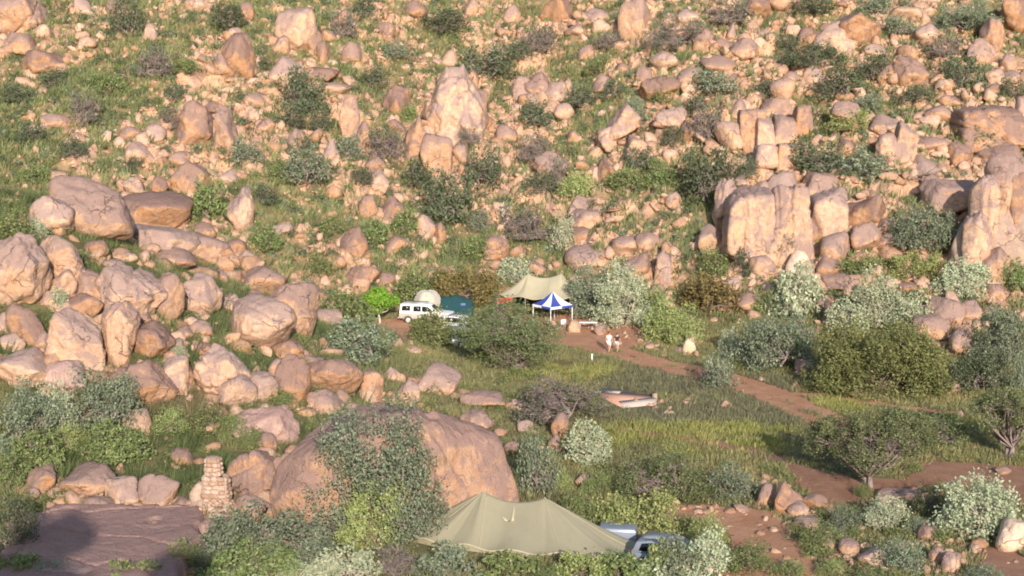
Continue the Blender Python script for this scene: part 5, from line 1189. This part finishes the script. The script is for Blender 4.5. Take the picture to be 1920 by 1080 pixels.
qx, qy, qs = [], [], []
for d in ROCKS:
    o = d['o']; X_, Y_ = o.location.x, o.location.y; s_ = d['s']; m_ = 9 if d['y'] > 138 else 7
    a_ = rs.uniform(0, 6.28, m_); rr = s_ * rs.uniform(.42, .85, m_); qx.append(X_ + np.cos(a_) * rr); qy.append(Y_ + np.sin(a_) * rr * .9); qs.append(s_ * (rs.uniform(.18, .62, m_) if d['y'] > 138 else rs.uniform(.14, .50, m_)))
qx, qy, qs = map(np.concatenate, (qx, qy, qs)); qs = np.clip(qs, .2, 1.9)
ok = (bare(qx, qy) < .3) & ~((np.abs(qx) < 8) & (qy < 83.5)) & ~inside(SLAB, qx, qy); far_ = qy > 138
stones('fallen_blocks', qx[ok & far_], qy[ok & far_], qs[ok & far_], 2, 'broken blocks fallen round the feet of the far boulders', M['stone'], seed=80)
stones('fallen_blocks', qx[ok & ~far_], qy[ok & ~far_], qs[ok & ~far_], 2, 'small broken blocks round the feet of the near boulders', M['stone'], seed=90, smooth=True)
def tufts(name, x, y, h, nb, width, label, spread=.5, lean=.45, tint=None, seed=0):
    n = len(x); N_ = n * nb; rg = np.random.default_rng(900 + seed)
    X = np.repeat(x, nb); Y = np.repeat(y, nb); Hh = np.repeat(h, nb) * rg.uniform(.55, 1.15, N_)
    a = rg.uniform(0, 6.28, N_); r0 = np.repeat(h, nb) * spread * np.sqrt(rg.uniform(size=N_)) * .5
    bx, by = X + np.cos(a) * r0, Y + np.sin(a) * r0; bz = T(bx, by) - .03
    ln = lean * rg.uniform(.2, 1.2, N_) * Hh
    tx, ty = bx + np.cos(a) * ln + Hh * .12, by + np.sin(a) * ln
    w = np.repeat(h, nb) * width * rg.uniform(.6, 1.3, N_); b2 = rg.uniform(0, 3.14, N_); wx, wy = np.cos(b2) * w, np.sin(b2) * w
    V = np.stack([np.stack([bx - wx * .75, by - wy * .75, bz], -1), np.stack([bx + wx * .75, by + wy * .75, bz], -1), np.stack([tx, ty, bz + Hh], -1)], 1).reshape(-1, 3)
    F3 = np.arange(N_ * 3).reshape(N_, 3)
    tc_ = grass_tint(x, y) if tint is None else tint; tc_ = tc_ * rg.uniform(.75, 1.3, n)[:, None]
    at_ = np.repeat(np.repeat(tc_, nb, 0), 3, 0)
    o = mk(name, V, F3, LM['grass'], attr=at_); print(name, n, N_)
    return tag(o, label, 'grass', kind='stuff')
x, y = rand_area(44000, 138, 236, 11); z = T(x, y)
ok = (rs.uniform(size=len(x)) < np.clip(1.2 - rocky(x, y), .2, 1) * .74 * zone_hill(x, y)) & ~blocked(x, y, z, .62) & (bare(x, y) < .3); x, y = x[ok], y[ok]
tufts('hill_grass', x, y, rs.uniform(.4, .95, len(x)), 17, .17, 'green grass tussocks between the rocks of the far slope', spread=1.5, lean=.55)
x, y = rand_area(6600, 84, 150, 10); z = T(x, y); ok = (rs.uniform(size=len(x)) < zone_spur(x, y)) & ~blocked(x, y, z, .45); x, y = x[ok], y[ok]
tufts('tall_grass', x, y, rs.uniform(.45, 1.05, len(x)), 62, .034, 'tall soft green grass between the boulders of the near spur', spread=1.3, lean=.5, seed=3)
x, y = rand_area(52000, 74, 160, 10); ok = (zone_spur(x, y) < .5) & (zone_hill(x, y) < .5) & (bare(x, y) < rs.uniform(.2, .75, len(x))) & (n2(x, y, 1.4, 120, 2) > -.42); x, y = x[ok], y[ok]
sx_, sy_ = SLAB.mean(0)
ok = ~inside(SLAB, x, y) & ~inside(FOUND, x, y) & ~((np.abs(x - .4) < 5.6) & (y > 80.2) & (y < 86)); x, y = x[ok], y[ok]
dd = np.abs(n2(x, y, 4, 130, 2)); hh = rs.uniform(.2, .42, len(x)) * (1 + .5 * dd)
tufts('meadow_grass', x, y, hh, 13, .12, 'olive and dark green grass of the valley meadow', spread=1.9, lean=.6, seed=5)
# low cushions of green scrub nobody could count
def cushions(name, x, y, size, n_leaf, leaf, label, mat, seed):
    n = len(x); rg = np.random.default_rng(seed); z = T(x, y); k = n_leaf
    d = rg.normal(size=(n * k, 3)); d[:, 2] = np.abs(d[:, 2]); d /= np.linalg.norm(d, axis=1)[:, None]
    sz = np.repeat(size, k); P = np.stack([np.repeat(x, k), np.repeat(y, k), np.repeat(z, k)], -1) + d * sz[:, None] * np.array([.5, .45, .62]) * (rg.uniform(size=(n * k, 1)) ** .4) * (1 + .35 * noise3(d * 2 + np.repeat(np.arange(n), k)[:, None] * 1.7, 3))[:, None]
    V, F = leaves(P, d, leaf * 1.25, rg, 1.7); F = F[:, :3]; o = mk(name, V, F, mat); return tag(o, label, 'scrub', kind='stuff')
x, y = rand_area(14000, 138, 236, 11); z = T(x, y); ok = (rs.uniform(size=len(x)) < np.clip(1.2 - rocky(x, y), .25, 1) * .6 * zone_hill(x, y)) & ~blocked(x, y, z, .8) & (bare(x, y) < .2); x, y = x[ok], y[ok]
uu_ = rs.uniform(size=len(x)); half = uu_ < .45; dk_ = uu_ > .72; print('cushions', len(x))
cushions('low_scrub', x[half], y[half], rs.uniform(.5, 1.5, half.sum()), 80, .15, 'low dark green scrub dotted over the far slope', LM['mid'], 7)
gr_ = ~half & ~dk_; cushions('low_scrub', x[gr_], y[gr_], rs.uniform(.5, 1.3, gr_.sum()), 80, .15, 'low grey-green scrub dotted over the far slope', LM['grey'], 8)
cushions('low_scrub', x[dk_], y[dk_], rs.uniform(.8, 2.0, dk_.sum()), 130, .15, 'low blackish green scrub dotted over the far slope', LM['dark'], 10)
x, y = rand_area(1900, 76, 140, 9); z = T(x, y); px, py = project(x, y, z)
near = (zone_spur(x, y) > .3) | (py > 860) | ((py > 700) & (px < 1140)) | ((px > 1380) & (py < 700)) 
ok = near & ~blocked(x, y, z, .8) & (bare(x, y) < .05) & ~inside(SLAB, x, y) & ~((px > 740) & (px < 1230) & (py > 925)) & (rs.uniform(size=len(x)) < .55); x, y = x[ok], y[ok]; print('near cush', len(x))
cushions('green_undergrowth', x, y, rs.uniform(.7, 1.7, len(x)), 260, .085, 'leafy green undergrowth between boulders and shrubs', LM['mid'], 9)

# unseen boulders added on the camera hill to throw shade on the slab
for (a, b, s, h) in [(-12.5, -1, 4.5, 3.4), (-19, -2, 6.0, 3.6), (-5.3, -2, 3.6, 4.4)]:
    V, F = rock_verts(int(1100 + a), 4, 'boulder'); zt = float(T(a, b))
    o = mk('boulder', V * np.array([s / 2, s / 2.3, h / 2]), F, M['rock'], smooth=True, loc=(a, b, zt + h * .3)); tag(o, {-12.5: 'unseen middle boulder added on the near crest to shade the slab', -19: 'unseen wide boulder added on the near crest to shade the slab', -5.3: 'unseen tall boulder added on the near crest to shade the slab'}[a], 'boulder', 'unseen shade-casting boulders on the near crest')

# ------------------------------------------------------------ labels
LAND = [(748,868,'the huge dome'), (400,915,'the stone chimney'), (985,990,'the big khaki tent'), (1005,540,'the pale khaki tent'), (1035,562,'the gazebo'), (795,592,'the white pickup'), (713,576,'the bright green tree'), (873,538,'the brown-olive bush'), (952,622,'the broad thorn tree'),
        (1148,650,'the two walkers'), (1652,674,'the olive thorn bush'), (1638,848,'the spreading thorn tree'), (1830,952,'the round silvery shrub'), (1170,556,'the silvery camp bush'), (1103,834,'the nearly white shrub'), (1437,425,'the cliff-like outcrop'), (1537,346,'the loaf-shaped cap rock'), (1878,395,'the huge grey face'),
        (1495,495,'the egg-shaped boulder'), (1434,252,'the jointed tower'), (1565,76,'the smooth pink boulder'), (857,195,'the sharp peaked rock'), (1189,38,'the egg-like top boulder'), (556,60,'the flat-topped tall block'), (446,104,'the rounded tower rock'), (395,238,'the twin-humped rock'), (26,24,'the streaked corner boulder'),
        (165,388,'the ridge-top rock'), (246,547,'the split boulder'), (141,634,'the dark-topped round boulder'), (492,608,'the great round pair'), (415,694,'the big blotchy boulder'), (200,1020,'the purple slab'), (100,772,'the left thicket'), (1478,932,'the pointed orange rock'), (1170,745,'the concrete foundation'),
        (943,403,'the bleached dead tree'), (1732,345,'the bare blackish tree'), (1270,68,'the purple-grey twiggy bush'), (1143,321,'the pale wedge'), (85,118,'the long flat boulder'), (1104,484,'the wide smooth rock pile'), (1708,136,'the leaf-split rock'), (1855,234,'the ridge-like rock'), (1890,795,'the drooping thorn tree')]
DIRS = ['right of', 'lower right of', 'below', 'lower left of', 'left of', 'upper left of', 'above', 'upper right of']
ORD = ['nearest', 'second nearest', 'third nearest', 'fourth nearest', 'fifth nearest', 'sixth nearest', 'seventh nearest', 'eighth nearest', 'ninth nearest', 'tenth nearest', 'eleventh nearest', 'twelfth nearest', 'thirteenth nearest']
def autolabel(L, noun, describe):
    by = {}
    for d in L:
        if d['label']: continue
        best = min((l for l in LAND if math.hypot(l[0] - d['px'], l[1] - d['py']) > 14), key=lambda l: math.hypot(l[0] - d['px'], l[1] - d['py']))
        ang = math.atan2(d['py'] - best[1], d['px'] - best[0]); k = int(round(ang / (math.pi / 4))) % 8
        d['_k'] = (describe(d), best[2], DIRS[k]); by.setdefault((best[2], DIRS[k]), []).append((math.hypot(best[0] - d['px'], best[1] - d['py']), id(d), d))
    for (lm, dr), v in by.items():
        kinds = {}
        for _, _, d in sorted(v, key=lambda t: t[:2]): kinds.setdefault(d['_k'][0], []).append(d)
        for ds, items in kinds.items():
            for i, d in enumerate(items):
                d['label'] = f"{ds}, {dr} {lm}" if len(items) == 1 else f"{ds}, {ORD[i]} {dr} {lm}"
    for d in L: tag(d['o'], d['label'], noun(d))
def rdesc(d):
    a = d['h'] / d['w']; sh = {'egg': 'smooth egg-shaped', 'slab': 'flat slab-like', 'wedge': 'wedge-shaped', 'block': 'blocky', 'peak': 'jagged', 'rubble': 'rough broken', 'round': 'rounded', 'boulder': '', 'dome': 'domed', 'cliff': 'steep-faced'}[d['style']]
    pr = 'tall ' if a > 1.15 else 'squat ' if a < .6 else ''
    nm = {'slab': 'purple-brown rock', 'pale_rock': 'pale rock'}.get(d['mat'], 'pinkish-tan rock')
    return ' '.join(f"{size_word(d['s'])} {pr}{sh} {nm}".split())
autolabel(ROCKS, lambda d: 'boulder', rdesc)
def pdesc(d):
    c = {'dark': 'dark green dense', 'grey': 'grey-green', 'twig': 'grey twiggy half-bare', 'silver': 'pale silvery', 'olive': 'olive', 'brown': 'brownish olive', 'bright': 'bright green', 'mid': 'mid-green', 'thorn': 'fine-leaved olive-green', 'yellow': 'yellow-green'}[d['kind']]
    s = 'large' if d['s'] > 4.5 else 'middling' if d['s'] > 3 else 'small'
    return f"{s} {c} {'tree' if d['tree'] else 'shrub'}"
autolabel(PLANTS, lambda d: 'tree' if d['tree'] else 'shrub', pdesc)
for d in ROCKS: d['o']['group'] = 'boulders of the far slope' if d['y'] > 138 else 'boulders of the near spur and valley'
for d in PLANTS: d['o']['group'] = 'shrubs and trees of the valley and slopes'
import sys
print('COUNTS rocks', len(ROCKS), 'plants', len(PLANTS), 'tris', sum(len(m.loops) - 2 * len(m.polygons) for m in bpy.data.meshes))
